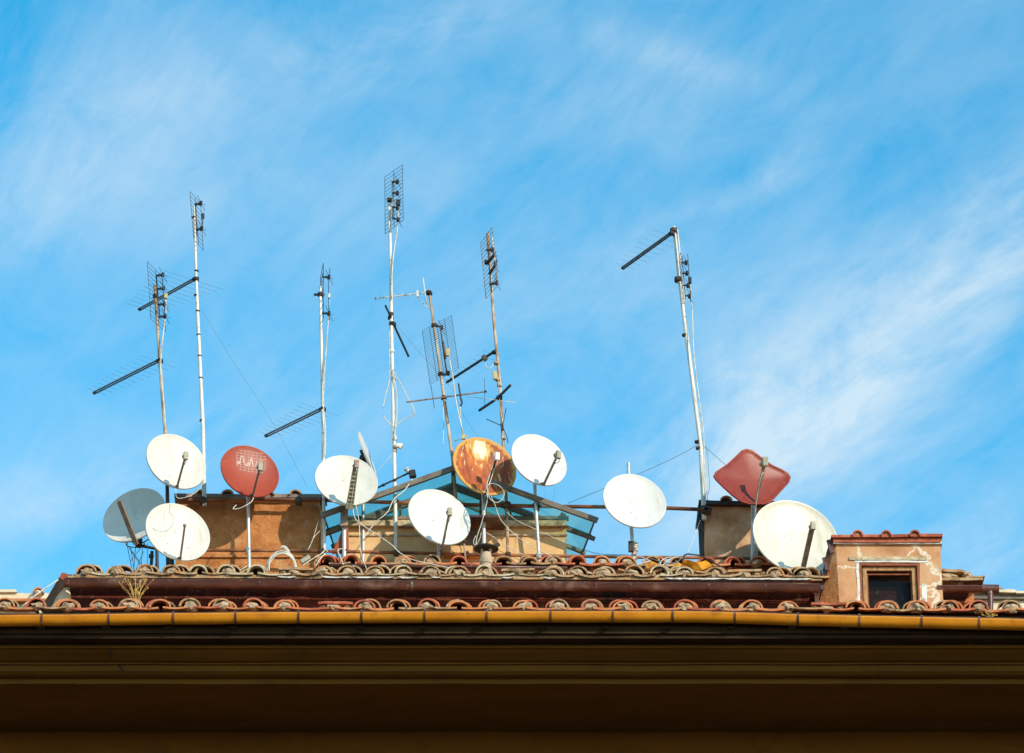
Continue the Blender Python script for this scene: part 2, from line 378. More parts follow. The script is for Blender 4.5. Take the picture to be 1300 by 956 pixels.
for args in [(1150, 440, 330, 95, .80, 42), (1290, 260, 120, 60, .40, 50), (1010, 480, 170, 120, .45, 30), (850, 70, 130, 24, .34, -16),
             (90, 150, 300, 100, .30, 25), (40, 260, 160, 70, .24, 20), (480, 60, 260, 50, .42, 18), (800, 120, 200, 70, .22, 0), (300, 260, 300, 80, .25, 5),
             (1000, 200, 60, 22, .32, 50), (950, 240, 130, 20, .25, 22), (60, 640, 130, 50, .42, 8), (260, 560, 160, 60, .22, 15),
             (1240, 720, 160, 90, .40, 10), (880, 600, 220, 90, .38, 10), (520, 520, 160, 60, .12, 0), (740, 380, 160, 90, .22, 20)]:
    bl = blob(*args); cover = bl if cover is None else wm('ADD', cover, bl)
n1 = cl_noise(36, (1.9, 1.0, 1), 3.4, 12, .62, .7, (3, 1, 0))
n2 = cl_noise(28, (1.7, 1.0, 1), 12.0, 10, .66, .8, (1, 7, 0))
n3 = cl_noise(44, (5.0, 1.0, 1), 40.0, 8, .6, .3, (5, 2, 0))
tex = wm('ADD', wm('ADD', wm('MULTIPLY', n1, .70), wm('MULTIPLY', n2, .34)), wm('MULTIPLY', n3, .13))      # mean ~.55
dens = wm('MULTIPLY', wm('ADD', wm('MULTIPLY', cover, .74), .26), wm('MULTIPLY', wm('SUBTRACT', tex, .38), 3.1, True), True)
clc = N(nt, 'ShaderNodeMix', data_type='RGBA'); clc.inputs[7].default_value = (7.2, 8.7, 9.6, 1)
nt.links.new(wm('MINIMUM', dens, .85), clc.inputs[0]); nt.links.new(hs.outputs[0], clc.inputs[6])
nt.links.new(clc.outputs[2], bg.inputs[0]); nt.links.new(bg.outputs[0], out.inputs[0])

scene.view_settings.view_transform = 'Standard'; scene.view_settings.look = 'None'
scene.view_settings.exposure = 0.0; scene.view_settings.gamma = 1.0
scene.view_settings.use_curve_mapping = False

# ------------------------------------------------------------------ ground
bm = NB(); box(bm, -900, 900, -900, 900, -.3, 0)
single('street', bm, 'asphalt', 'grey asphalt street far below the roof', 'street', kind='structure')

# ------------------------------------------------------------------ the palazzo
B = Thing('palazzo', (0, 2, 0), 'long ochre building with deep cornice, stepped terracotta tile roofs and yellow gutter', 'building')
XL, XR = -8.5, 8.5
EDGE = 0.0
zt = Z(770.5, 0.0)                   # lower tile edge
# cornice profile as (Y, py at that depth)
prof = [(.10, 781), (.10, 804), (.36, None), (.36, 820.0), (.335, None), (.335, 822.5), (.37, None), (.43, 829), (.50, 834), (.56, 838.5), (.62, None), (.62, 843), (.66, None),
        (.68, 852), (.74, 857), (.80, None), (.80, 859.5), (.86, None), (.86, 868), (2.6, None)]
pts = []; zc_ = None
for (y, py) in prof:
    if py is not None: zc_ = Z(py, y)
    pts.append((y, zc_))
XW = 14
def run(name, pl, mat, parent=None):
    bm = NB(); K_ = 120; rows = []
    for k in range(K_ + 1):
        x = -XW + 2 * XW * k / K_
        rows.append([bm.verts.new((x, y + .007 * noise.noise(Vector((x * 1.1, i * .6, 1))), z + .007 * noise.noise(Vector((x * .9, i * .35, 5))))) for i, (y, z) in enumerate(pl)])
    n_ = len(pl)
    for r0, r1 in zip(rows, rows[1:]):
        for i in range(n_): bm.faces.new((r0[i], r0[(i + 1) % n_], r1[(i + 1) % n_], r1[i]))
    bm.faces.new(rows[0]); bm.faces.new(list(reversed(rows[-1]))); return B.part(name, bm, mat, parent)
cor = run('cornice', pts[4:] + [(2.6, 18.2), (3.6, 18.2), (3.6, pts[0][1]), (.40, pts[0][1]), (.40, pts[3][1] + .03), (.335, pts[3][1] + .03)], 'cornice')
run('frieze_board', [pts[0], pts[1], (.33, pts[1][1]), (.33, pts[3][1] - .004), (.398, pts[3][1] - .004), (.398, pts[0][1])], 'cornice_shade_tone', cor)  # upper part of the cornice, gutter's shade put into its colour
bm = NB(); box(bm, -XW, XW, 2.7, 12, 0, 18.2)
B.part('wall', bm, 'ochre_wall')
# crack in the cornice paint
bm = NB()
ck = [(136, 806, .355), (137, 812, .355), (138, 819, .355)]
tube(bm, [P(x, y, Y) for x, y, Y in ck], .006, 4)
B.part('crack', bm, 'black', parent=cor); bm = NB()
tube(bm, [P(x, y, Y) for x, y, Y in [(139, 824, .36), (141, 830, .42), (142, 836, .50)]], .007, 4)
B.part('crack', bm, 'black', parent=cor); bm = NB()
tube(bm, [P(x, y, Y) for x, y, Y in [(150, 844, .65), (155, 849, .66), (157, 853, .67)]], .007, 4)
B.part('crack', bm, 'black', parent=cor)
# hidden roof body under the tiles (lower)
bm = NB(); box(bm, -XW, XW, .14, 4.0, pts[0][1] - .3, zt - .03)
B.part('eave_board', bm, 'cornice_shade_tone')
# bracket stubs below gutter
for px in [51, 134, 214, 295, 379, 459, 539, 605, 688, 768, 848, 928, 1073, 1150, 1228, 1297, 1006]:
    bm = NB(); x = X(px, 800, .0)
    q = [(x - .05, .10, Z(800, .10)), (x + .05, .10, Z(800, .10)), (x + .05, .34, Z(806, .10) - .02), (x - .05, .34, Z(806, .10) - .02),
         (x - .05, .0, Z(797, .05)), (x + .05, .0, Z(797, .05)), (x + .05, .34, Z(797, .05)), (x - .05, .34, Z(797, .05))]
    hexa(bm, q)
    B.part('eave_bracket', bm, 'bracket')

# gutter: half round trough, following a slight bow
def gz(px):
    ks = [(-300, 783.5), (0, 781), (330, 777.3), (620, 776), (900, 776), (1000, 779.6), (1300, 786), (1700, 793)]
    for (a_, b_), (c_, d_) in zip(ks, ks[1:]):
        if a_ <= px <= c_: return b_ + (d_ - b_) * (px - a_) / (c_ - a_)
    return ks[-1][1]
def half_gutter(bm, path, rad, thick=.006, squash=1.15, lip=.012):
    """path: (x, y, z) along the top line; trough hangs below it"""
    prof_ = []
    K = 12
    for k in range(K + 1):
        t = math.pi * k / K
        prof_.append((-math.cos(t) * rad, -math.sin(t) * rad * squash))
    inner = [(a_ * (1 - thick / rad), b_ * (1 - thick / rad)) for a_, b_ in reversed(prof_)]
    loop = [(-rad - .004, .0), (-rad - .006, -lip)] + prof_[1:] + inner
    rows = []
    for (x, y, z) in path: rows.append([bm.verts.new((x, y + a_, z + b_)) for a_, b_ in loop])
    for r0, r1 in zip(rows, rows[1:]):
        for i in range(len(loop)):
            f = bm.faces.new((r0[i], r1[i], r1[(i + 1) % len(loop)], r0[(i + 1) % len(loop)])); f.smooth = True
    bm.faces.new(rows[0]); bm.faces.new(list(reversed(rows[-1])))
bm = NB()
path = []
for k in range(60):
    px = -300 + k * (1900 / 59)
    p = P(px, gz(px), -.1); path.append((p.x, -.01 + .006 * noise.noise(Vector((px * .02, 3, 0))), p.z + .006 * noise.noise(Vector((px * .017, 0, 0)))))
half_gutter(bm, path, .095, squash=1.22)
g = B.part('eave_gutter', bm, 'gutter', smooth=True)
# dark lip bead
bm = NB(); tube(bm, [(x, y - .098, z + .004) for x, y, z in path], .007, 6)
B.part('gutter_bead', bm, 'bracket', parent=g)
for px in [-27, 53, 138, 220, 299, 379, 459, 539, 618, 699, 778, 854, 933, 1013, 1091, 1170, 1243]:
    bm = NB(); p = P(px, gz(px), -.1)
    ring = []
    for k in range(-1, 13):
        t = math.pi * max(k, 0) / 12
        rr = .101
        zz = -math.sin(t) * rr * 1.22 + (.02 if k < 0 else 0)
        ring.append(Vector((p.x, -.01 - math.cos(t) * rr, p.z + zz)))
    for a_, b_ in zip(ring, ring[1:]): bar(bm, a_, b_ + (b_ - a_) * .04, .026, .006, up=(0, .3, 1) if abs((b_ - a_).z) < abs((b_ - a_).y) else (0, 1, .3))
    bar(bm, ring[0] + Vector((0, 0, .0)), ring[0] + Vector((0, .22, .015)), .02, .006)
    B.part('gutter_strap', bm, 'gutter_brown', parent=g)

# --- tiles
def cap_tile(bm, x, y, z, L, pitch, a=.135, h=.12, th=.02, yaw=0, taper=.86, roll=0, mi=0, seg=10):
    rows = []
    for e, s in ((0, 1.0), (.5, 1 - (1 - taper) / 2), (1.0, taper)):
        row_o, row_i = [], []
        for k in range(seg + 1):
            t = math.pi * k / seg
            cx, cz = -math.cos(t), math.sin(t)
            wob = 1 + .02 * noise.noise(Vector((x * 9 + k, y * 7, e * 3)))
            row_o.append((cx * a * s * wob, cz * h * s * wob)); row_i.append((cx * (a * s - th), max(cz * (h * s - th), 0)))
        ring = row_o + list(reversed(row_i))
        vs = []
        for (cx, cz) in ring:
            cx2 = cx * math.cos(roll) - cz * math.sin(roll); cz2 = cz * math.cos(roll) + cx * math.sin(roll)
            yy_ = e * L
            vx = cx2 * math.cos(yaw) - yy_ * math.sin(yaw); vy = cx2 * math.sin(yaw) + yy_ * math.cos(yaw)
            vs.append(bm.verts.new((x + vx, y + vy * math.cos(pitch), z + cz2 * 1.0 + vy * math.sin(pitch))))
        rows.append(vs)
    n = len(rows[0])
    for r0, r1 in zip(rows, rows[1:]):
        for i in range(n):
            f = bm.faces.new((r0[i], r0[(i + 1) % n], r1[(i + 1) % n], r1[i])); f.material_index = mi
            f.smooth = True
    for rr_ in (rows[0], rows[-1]):
        for i in range(seg):
            f = bm.faces.new((rr_[i], rr_[i + 1], rr_[n - 2 - i], rr_[n - 1 - i])); f.material_index = mi
def lump(bm, c, sx, sy, sz, seed, amp=.35, mi=0):
    r_ = bmesh.ops.create_icosphere(bm, subdivisions=2, radius=1)
    for v in r_['verts']:
        d = 1 + amp * noise.noise(v.co * 1.6 + Vector((seed * 3.1, seed, 0)))
        v.co = Vector((v.co.x * sx * d, v.co.y * sy * d, v.co.z * sz * d)) + Vector(c)
        for f in v.link_faces: f.material_index = mi
def pan_tile(bm, x0, x1, y, z, L, pitch, th=.024, sag=.018, mi=0, tilt=0):
    K = 6; rows = []
    for e in (0, 1):
        top = []; bot = []
        for k in range(K + 1):
            u = k / K; xx_ = x0 + (x1 - x0) * u
            zz_ = z - sag * math.sin(math.pi * u) + tilt * (u - .5) + .004 * noise.noise(Vector((xx_ * 11, y * 5 + e, 0)))
            yy_ = y + e * L * math.cos(pitch); zz_ += e * L * math.sin(pitch)
            top.append((xx_, yy_, zz_)); bot.append((xx_, yy_, zz_ - th))
        rows.append([bm.verts.new(p) for p in top + list(reversed(bot))])
    n = len(rows[0])
    for i in range(n): bm.faces.new((rows[0][i], rows[0][(i + 1) % n], rows[1][(i + 1) % n], rows[1][i])).material_index = mi
    bm.faces.new(rows[0]).material_index = mi; bm.faces.new(list(reversed(rows[1]))).material_index = mi
def slab(bm, x0, x1, y0, y1, z, th, seed, mi=0, tilt=0):
    b2 = NB(); box(b2, x0, x1, y0, y1, z, z + th)
    bmesh.ops.subdivide_edges(b2, edges=b2.edges[:], cuts=3, use_grid_fill=True)
    for v in b2.verts:
        v.co += noise.noise_vector(v.co * 8 + Vector((seed, 0, 0))) * .012; v.co.z += tilt * (v.co.x - (x0 + x1) / 2)
    me = bpy.data.meshes.new('t'); b2.to_mesh(me); b2.free(); n0 = len(bm.faces); bm.from_mesh(me); bpy.data.meshes.remove(me)
    bm.faces.ensure_lookup_table()
    for f in bm.faces[n0:]: f.material_index = mi

def tile_field(parentthing, name, centers, skip, Y0, zfun, pitch, courses, clen, mats, a=.135, h=.118, plug=True, xclip=None, pan_mat=0, double=.6, mortar_p=.82, wild=1.0):
    """mats: list; index 0..n-1 tiles, last = mortar"""
    bm = NB(); nm = len(mats) - 1
    for i, x in enumerate(centers):
        z = zfun(x)
        nx = centers[i + 1] if i + 1 < len(centers) else x + (centers[i] - centers[i - 1])
        gap = min(nx - x, .45)
        for c in range(courses):
            s = c * clen; y = Y0 + s * math.cos(pitch); zz = z + s * math.sin(pitch) + c * .006
            jm = rnd.choice(range(nm))
            if not (i in skip and c == 0):
                jx = rnd.uniform(-.016, .016) * wild + (rnd.choice((-1, 1)) * rnd.uniform(.015, .045) * wild if c == 1 and rnd.random() < double else 0)
                cap_tile(bm, x + jx, y + rnd.uniform(-.02, .015), zz + rnd.uniform(-.004, .008), clen * 1.25, pitch, a * rnd.uniform(.92, 1.07), h * rnd.uniform(.88, 1.1) + (.012 if c == 1 else 0), .021,
                         yaw=R(rnd.uniform(-3.5, 3.5) * wild), roll=R(rnd.uniform(-5, 5) * wild), mi=jm)
            if c == 0 and i not in skip and rnd.random() < double:
                for q_ in range(rnd.choice((1, 1, 2))):
                    cap_tile(bm, x + rnd.choice((-1, 1)) * rnd.uniform(.012, .055) * wild, y + .035 + .03 * q_, zz + .016 + .012 * q_, clen * 1.1, pitch, a * rnd.uniform(.95, 1.1), h * rnd.uniform(.92, 1.08), .019, yaw=R(rnd.uniform(-5, 5)), roll=R(rnd.uniform(-7, 7)), mi=rnd.choice(range(nm)))
            if gap < .46:
                pan_tile(bm, x + .03, nx - .03, y - .01 + rnd.uniform(-.012, .012), zz + .012 + rnd.uniform(-.004, .006) * wild, clen * 1.2, pitch, mi=rnd.choice(range(nm)), tilt=rnd.uniform(-.014, .014) * wild, th=rnd.uniform(.02, .032), sag=rnd.uniform(.008, .024))
        if plug and rnd.random() < mortar_p:
            lump(bm, (x + rnd.uniform(-.015, .015), Y0 + .06, z + .03), a * .74, .08, h * rnd.uniform(.46, .66), i * 1.7 + Y0, .5, nm)
            if rnd.random() < .7: lump(bm, (x + rnd.uniform(-.05, .05), Y0 + .02, z + .012), .05, .05, .036, i * 2.3, .8, nm)
        if i in skip:
            slab(bm, x - .20, x + .24, Y0 - .02, Y0 + .3, z + .045, .03, i, rnd.choice(range(nm)), tilt=rnd.uniform(-.03, .03))
            lump(bm, (x - .14, Y0 + .06, z + .03), .05, .05, .03, i * 2.3, .8, nm); lump(bm, (x + .17, Y0 + .06, z + .03), .05, .05, .03, i * 2.9, .8, nm)
    return parentthing.part(name, bm, mats)

PITCH = R(15)
low_px = [-110, -71, -32, 7, 46, 86, 125, 164, 204, 242, 283, 321, 361, 424, 460, 503, 542, 583, 624, 665, 709, 750, 791, 828, 870, 916, 956, 1000, 1050, 1087, 1126, 1165, 1204, 1243, 1284, 1323, 1363, 1402]
low_px = [p if p != 460 else 464 for p in low_px]
cx_low = [X(p, 770, -.02) for p in low_px]
def zlow(x):
    px = 650 + x * 100
    return Z(771 + (px / 1300) * 2.6, -.02)
skip_low = {13, 28}
lr = tile_field(B, 'lower_roof', cx_low, skip_low, -.03, zlow, PITCH, 2, .30, ['terra', 'terra', 'terra_red', 'terra_old', 'mortar'], double=.8)

# --- raised upper storey: fascia wall, tiles, brown gutter
YU = .52
def zup(x):
    px = 650 + x * 100
    return Z(731.5 + (px - 80) / 1170 * 4.5, YU)
xa, xb = X(82, 735, YU), X(1232, 735, YU)
bm = NB()
zlo = Z(775, .66)
prism(bm, [(xa + .05, .66, zlo - .1), (xb, .66, zlo - .1), (xb, .66, zup(xb) - .04), (xa + .05, .66, zup(xa) - .04)], (0, 3.2, 0))
fa = B.part('fascia_wall', bm, 'fascia')
# pale dado on the right end of fascia
bm = NB(); x0, x1 = X(1226, 755, .6), X(1237, 755, .6)
prism(bm, [(x0 - .12, .64, zlo - .1), (x1, .64, zlo - .1), (x1, .64, Z(749, .64)), (x1 - .04, .64, Z(749, .64))], (0, 1.2, 0))
B.part('end_pier', bm, 'terra')
up_px = [112, 148, 184, 220, 254, 289, 325, 371, 418, 440, 479, 511, 548, 583, 616, 660, 700, 732, 765, 802, 835, 869, 907, 945, 985, 1017]
up_px = [112, 148, 184, 220, 254, 289, 325, 374, 409, 442, 477, 513, 548, 583, 616, 656, 700, 732, 765, 802, 835, 869, 907, 943, 985, 1020]
cxu = [X(p, 731, YU) for p in up_px]
ur = tile_field(B, 'upper_roof', cxu, {7, 15, 23}, YU - .12, zup, R(14), 4, .30, ['terra_old', 'terra_old', 'stone', 'mortar'], a=.125, h=.118, double=.85, wild=1.8)
bm = NB()
for k in range(46):
    px = rnd.uniform(330, 1030); x = X(px, 728, YU); w0 = rnd.uniform(.04, .13)
    slab(bm, x - w0, x + w0, YU - .10 + rnd.uniform(0, .1), YU + rnd.uniform(.05, .15), zup(x) + rnd.uniform(-.01, .075), rnd.uniform(.014, .026), k, rnd.choice((0, 1, 2)), tilt=rnd.uniform(-.5, .5))
for k in range(40):
    px = rnd.uniform(100, 1030); x = X(px, 728, YU); lump(bm, (x, YU - .06, zup(x) + rnd.uniform(-.01, .03)), rnd.uniform(.02, .045), .03, rnd.uniform(.012, .03), k, .9, 3)
bmesh.ops.recalc_face_normals(bm, faces=bm.faces[:]); bmesh.ops.translate(bm, verts=bm.verts[:], vec=-B.o)
bm.from_mesh(ur.data); bm.to_mesh(ur.data); bm.free()      # broken bits belong to the tiling itself
bm = NB()   # left verge tile and roof slab
x0 = X(80, 731, YU)
for q0, q1 in ((x0, X(1043, 731, YU)), (X(1192, 731, YU), xb)):
    prism(bm, [(q0, YU - .1, zup(q0) - .06), (q1, YU - .1, zup(q1) - .06), (q1, YU - .1, zup(q1) - .015), (q0, YU - .1, zup(q0) - .015)], (0, 2.6, .55))
B.part('roof_deck', bm, 'terra_old')
# right end of the upper roof, beyond the dormer: broken flat tiles on white bedding
bm = NB()
for (p0, p1, q, Yd, th, tl) in [(1192, 1248, 736.5, YU - .14, .03, 0), (1196, 1226, 725.5, YU - .08, .035, -.05), (1226, 1250, 733, YU - .1, .02, .12), (1190, 1224, 729, YU + .1, .03, .02)]:
    slab(bm, X(p0, q, Yd), X(p1, q, Yd), Yd, Yd + .4, Z(q, Yd), th, p0, 0, tilt=tl)
lump(bm, P(1203, 733, YU), .10, .08, .06, 3, .8, 1); lump(bm, P(1228, 731, YU), .07, .06, .05, 5, .8, 1)
B.part('broken_tiles', bm, ['terra_old', 'mortar'])
# white bedding strip along the edge
bm = NB()
n = 80
for (s0, s1) in ((352, 375), (408, 445), (447, 500), (548, 560), (637, 652), (690, 706), (845, 918), (918, 1030), (1196, 1247), (505, 530)):
    q = []; ks = max(2, int((s1 - s0) / 6))
    top = []; bot = []
    for k in range(ks + 1):
        px = s0 + (s1 - s0) * k / ks
        x = X(px, 738, YU - .13); z = zup(x) - .045 + .006 * noise.noise(Vector((px * .1, 0, 0)))
        e = 0.004 if k in (0, ks) else .018 + .008 * noise.noise(Vector((px * .21, 4, 0)))
        top.append((x, YU - .13, z)); bot.append((x, YU - .13, z - e))
    bm = NB(); prism(bm, top + list(reversed(bot)), (0, .22, .0)); B.part('bedding_mortar', bm, 'limewash')
# left gable verge seen edge on
bm = NB()
prism(bm, [P(83, 727, YU), P(76, 731, YU), P(64, 752, YU + .25), P(53, 770, YU + .3), P(62, 771, YU + .3), P(72, 757, YU + .2), P(84, 738, YU)], (0, .6, .1))
prism(bm, [P(79, 726.5, YU - .12), P(75, 733, YU - .1), P(83, 737, YU - .1), P(87, 729, YU - .12)], (0, .3, .08), 1)
B.part('verge', bm, ['lead', 'terra_red'])
bm = NB()
prism(bm, [P(83, 738, YU + .06), P(64, 771, YU + .3), P(84, 772, YU + .12)], (0, .5, .0))
prism(bm, [P(83.5, 738, YU + .06), P(84, 772, YU + .06), P(92, 772, YU + .1), P(88, 745, YU + .1)], (0, .4, .0))
B.part('verge_plaster', bm, 'cream')
# brown gutter
bm = NB()
def ug(px): return 735.2 + (px - 80) / 1180 * 8.0
def gpath(p0, p1, Yc):
    o_ = []
    for k in range(24):
        px = p0 + (p1 - p0) * k / 23; p = P(px, ug(px), Yc - .07); o_.append((p.x, Yc, p.z))
    return o_
half_gutter(bm, gpath(81, 1041, .40), .07, squash=1.25)
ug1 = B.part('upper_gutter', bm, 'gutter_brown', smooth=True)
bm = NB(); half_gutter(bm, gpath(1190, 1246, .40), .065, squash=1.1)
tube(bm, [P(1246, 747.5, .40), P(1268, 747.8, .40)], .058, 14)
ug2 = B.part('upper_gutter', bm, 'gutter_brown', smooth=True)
bm = NB(); tube(bm, [P(1257, 750, .40), P(1257.5, 762, .40), P(1257, 790, .40)], .037, 12); tube(bm, [P(1257, 751, .40), P(1257, 755, .40)], .043, 12)
B.part('downpipe', bm, 'gutter_brown', smooth=True)
# second thin flashing line above gutter and joints
bm = NB(); tube(bm, [(x, y - .074, z + .002) for x, y, z in gpath(81, 1041, .40)], .008, 6)
tube(bm, [(x, y + .05, z + .028) for x, y, z in gpath(600, 1040, .40)], .008, 6)
B.part('gutter_bead', bm, 'gutter_brown', parent=ug1)
for px in (178, 330, 407, 523, 630, 757, 801, 900, 972):
    bm = NB(); p = P(px, ug(px), .33)
    ring = [Vector((p.x, .40 - math.cos(math.pi * k / 8) * .075, p.z - math.sin(math.pi * k / 8) * .075 * 1.25)) for k in range(9)]
    for a_, b_ in zip(ring, ring[1:]): bar(bm, a_, b_, .03, .006, up=(0, 1, .01) if abs((b_ - a_).z) > abs((b_ - a_).y) else (0, 0, 1))
    B.part('gutter_joint', bm, 'lead' if px in (523, 823, 178) else 'gutter_brown', parent=ug1)
# old timber/pipe under the gutter right side
bm = NB(); bar(bm, P(830, 749, .5), P(972, 754, .5), .03, .03); bar(bm, P(715, 748.5, .47), P(840, 752, .47), .02, .015)
B.part('fascia_batten', bm, 'gutter_brown')
# extra broken bits on fascia (patched plaster)
bm = NB()
for i, (x0, x1, y0) in enumerate([(215, 300, 762), (395, 420, 758), (700, 760, 764), (860, 900, 760)]):
    pass
bm.free()

# --- second stepped strip of tiles behind, y 706..718
YS = 1.45
def zst(x):
    px = 650 + x * 100
    return Z(716.5 + (px - 420) / 600 * 1.5, YS)
st_px = [415, 448, 481, 513, 549, 583, 640, 671, 702, 733, 765, 797, 829, 862, 896, 930, 962, 995]
cxs = [X(p, 716, YS) for p in st_px]
tile_field(B, 'rear_roof', cxs, set(), YS - .05, zst, R(13), 3, .32, ['terra_old', 'terra', 'terra_red', 'mortar'], a=.118, h=.112, mortar_p=.3, wild=1.2)
bm = NB()
x0, x1 = cxs[0] - .15, cxs[-1] + .5
prism(bm, [(x0, YS, zst(x0) - .6), (x1, YS, zst(x1) - .6), (x1, YS, zst(x1) - .02), (x0, YS, zst(x0) - .02)], (0, 2.2, 0))
B.part('roof_step', bm, 'fascia')
# dark coping bars lying under that strip
bm = NB(); tube(bm, [P(419, 717.3, YS - .12), P(600, 719.5, YS - .12), P(720, 721, YS - .12)], .022, 8)
B.part('roof_batten', bm, 'gutter_brown')
# roof body behind everything (hidden from the street, closes the roof)
bm = NB()
prism(bm, [(xa + .1, .9, Z(740, .7)), (xa + .1, 4.2, Z(740, .7) + .75), (xa + .1, 8.0, Z(740, .7) - .3), (xa + .1, 8.0, Z(775, 1)), (xa + .1, .9, Z(775, 1))], (X(1228, 740, .7) - xa - .1, 0, 0))
B.part('roof_body', bm, 'terra_old')

# ------------------------------------------------------------------ chimneys
def chimney_block(name, corners, Y, depth, mat, capmat, cap, humps, zbot):
    (xl, yt), (xr, yt2) = corners
    bm = NB()
    tl, tr = P(xl, yt, Y), P(xr, yt2, Y)
    zb = Z(zbot, Y) - .25
    hexa(bm, [(tl.x, Y, zb), (tr.x, Y, zb), (tr.x, Y + depth, zb), (tl.x, Y + depth, zb), (tl.x, Y, tl.z), (tr.x, Y, tr.z), (tr.x, Y + depth, tr.z), (tl.x, Y + depth, tl.z)])
    roughen(bm, 26, .012, Y * 3 + xl, 2.2)
    for v in bm.verts: v.co += noise.noise_vector(v.co * 9) * .008 + noise.noise_vector(v.co * 22) * .004
    ch = B.part(name, bm, mat)
    (cl, ct), (cr, ct2), th = cap
    bm = NB(); a_, b_ = P(cl, ct, Y - .10), P(cr, ct2, Y - .10)
    hexa(bm, [(a_.x, Y - .10, a_.z - th), (b_.x, Y - .10, b_.z - th), (b_.x, Y + depth + .1, b_.z - th + .06), (a_.x, Y + depth + .1, a_.z - th + .06),
              (a_.x, Y - .10, a_.z), (b_.x, Y - .10, b_.z), (b_.x, Y + depth + .1, b_.z + .06), (a_.x, Y + depth + .1, a_.z + .06)])
    roughen(bm, 6, .010, xl, 5)
    cp = B.part('chimney_cap', bm, capmat, parent=ch)
    bm = NB()
    for hx, r_ in humps:
        p = P(hx, ct + 1.5, Y - .12)
        cap_tile(bm, p.x, Y - .14, p.z, depth + .3, R(4), r_, r_ * .85, .02)
    if humps: B.part('coping_tiles', bm, ['terra_old'], parent=ch)
    return ch
c1 = chimney_block('chimney', ((226, 632), (406.5, 631.5)), 1.98, .9, 'plaster', 'lead', ((221, 626.5), (409, 627.5), .05), [(254, .08), (289, .085), (343, .06), (375, .085)], 720)
# under-cap shelf strip
bm = NB(); a_, b_ = P(229, 634, 1.96), P(404, 634, 1.96)
box(bm, a_.x, b_.x, 1.93, 2.0, a_.z - .035, a_.z); roughen(bm, 4, .006, 2, 6)
B.part('corbel', bm, 'plaster_pale', parent=c1)
bm = NB(); a_ = P(229, 705, 1.96); box(bm, a_.x, b_.x, 1.95, 2.0, a_.z - .03, a_.z)
B.part('plinth', bm, 'plaster', parent=c1)
c2 = chimney_block('chimney', ((893, 641), (985, 642)), 1.95, .8, 'plaster_grey', 'dark', ((887, 634.5), (990, 636.5), .055), [(922, .085)], 720)
bm = NB()   # battered dark lead side
hexa(bm, [P(888.5, 718, 1.93), P(893.5, 718, 1.93), P(893.5, 718, 2.7), P(888.5, 718, 2.7), P(885.5, 652, 1.93), P(893.5, 640, 1.93), P(893.5, 640, 2.7), P(885.5, 650, 2.7)])
B.part('flashing', bm, 'dark', parent=c2)

# ------------------------------------------------------------------ skylight
YF, YG = 1.58, 2.10     # front edge of glass roof, glazed gable
S = bpy.data.objects.new('tmp', None); bpy.data.objects.remove(S)
bm = NB()               # base wall
tl, tr = P(440, 660, 1.98), P(719, 660, 1.98); zb = Z(722, 1.98) - .2
hexa(bm, [(tl.x, 1.98, zb), (tr.x, 1.98, zb), (tr.x, 4.6, zb), (tl.x, 4.6, zb), (tl.x, 1.98, tl.z), (tr.x, 1.98, tr.z), (tr.x, 4.6, tr.z), (tl.x, 4.6, tl.z)])
sky_l = B.part('skylight', bm, 'plaster_pale')
for (p0, p1) in ((440, 546), (627, 719)):
    a_, b_ = P(p0, 661.5, 1.91), P(p1, 661.5, 1.91)
    bm = NB(); box(bm, a_.x, b_.x, 1.89, 1.98, a_.z - .075, a_.z); roughen(bm, 6, .012, p0, 5)
    B.part('wall_coping', bm, 'stone', parent=sky_l)
bm = NB()
for (p0, p1) in ((440, 720),):
    a_, b_ = P(p0, 678, 1.95), P(p1, 678, 1.95); box(bm, a_.x, b_.x, 1.955, 1.98, a_.z - .02, a_.z)
B.part('string_course', bm, 'stone', parent=sky_l)
# projecting canopy and small window under the gable
bm = NB(); a_, b_ = P(548, 664, 1.75), P(640, 664, 1.75)
box(bm, a_.x, b_.x, 1.55, 1.98, a_.z, a_.z + .03)
B.part('canopy', bm, 'gutter_brown', parent=sky_l)
bm = NB(); a_, b_ = P(568, 672, 1.96), P(612, 672, 1.96); zb_ = Z(694, 1.96)
box(bm, a_.x, b_.x, 1.95, 1.99, zb_, a_.z)
B.part('vent_panel', bm, 'frame_metal', parent=sky_l)
bm = NB(); box(bm, a_.x - .05, b_.x + .1, 1.88, 1.98, zb_ - .16, zb_ - .02)
B.part('sill', bm, 'plaster_pale', parent=sky_l)
# glass roof: front edge corners
Ap = P(575, 596, YF); Lp = P(410, 655, YF); Rp = P(756, 661, YF)
SP, NB_ = .52, 5            # rafter spacing and bays
def row(k):                 # left eave, apex, right eave of rafter k (plan narrows to the back)
    d = Vector((0, SP * k, 0)); return Lp + d + Vector((.05 * k, 0, 0)), Ap + d, Rp + d + Vector((-.075 * k, 0, -.012 * k))
for k in range(NB_):
    for i in (0, 1):
        bm = NB(); r0, r1_ = row(k), row(k + 1); t_ = Vector((0, 0, .012))
        q = [r0[i], r0[i + 1], r1_[i + 1], r1_[i]]; hexa(bm, q + [p + t_ for p in q]); B.part('roof_glass', bm, 'glass', parent=sky_l)
bm = NB()
for k in range(NB_ + 1):
    r0 = row(k)
    for i in (0, 1):
        off = Vector((0, 0, .012)); e_ = (r0[i + 1] - r0[i]).normalized() * .03
        bar(bm, r0[i] + off - (e_ if i == 0 else e_ * 0), r0[i + 1] + off + (e_ if i == 1 else e_ * 0), .05, .07 if k == 0 else .05)
for i in (0, 1, 2):
    p, q = row(0)[i], row(NB_)[i]; bar(bm, p + Vector((0, 0, .03)), q + Vector((0, 0, .03)), .02 if i != 1 else .05, .02 if i != 1 else .05)
roughen(bm, 2, .004, 3, 6)
B.part('roof_frame', bm, 'frame_metal', parent=sky_l)
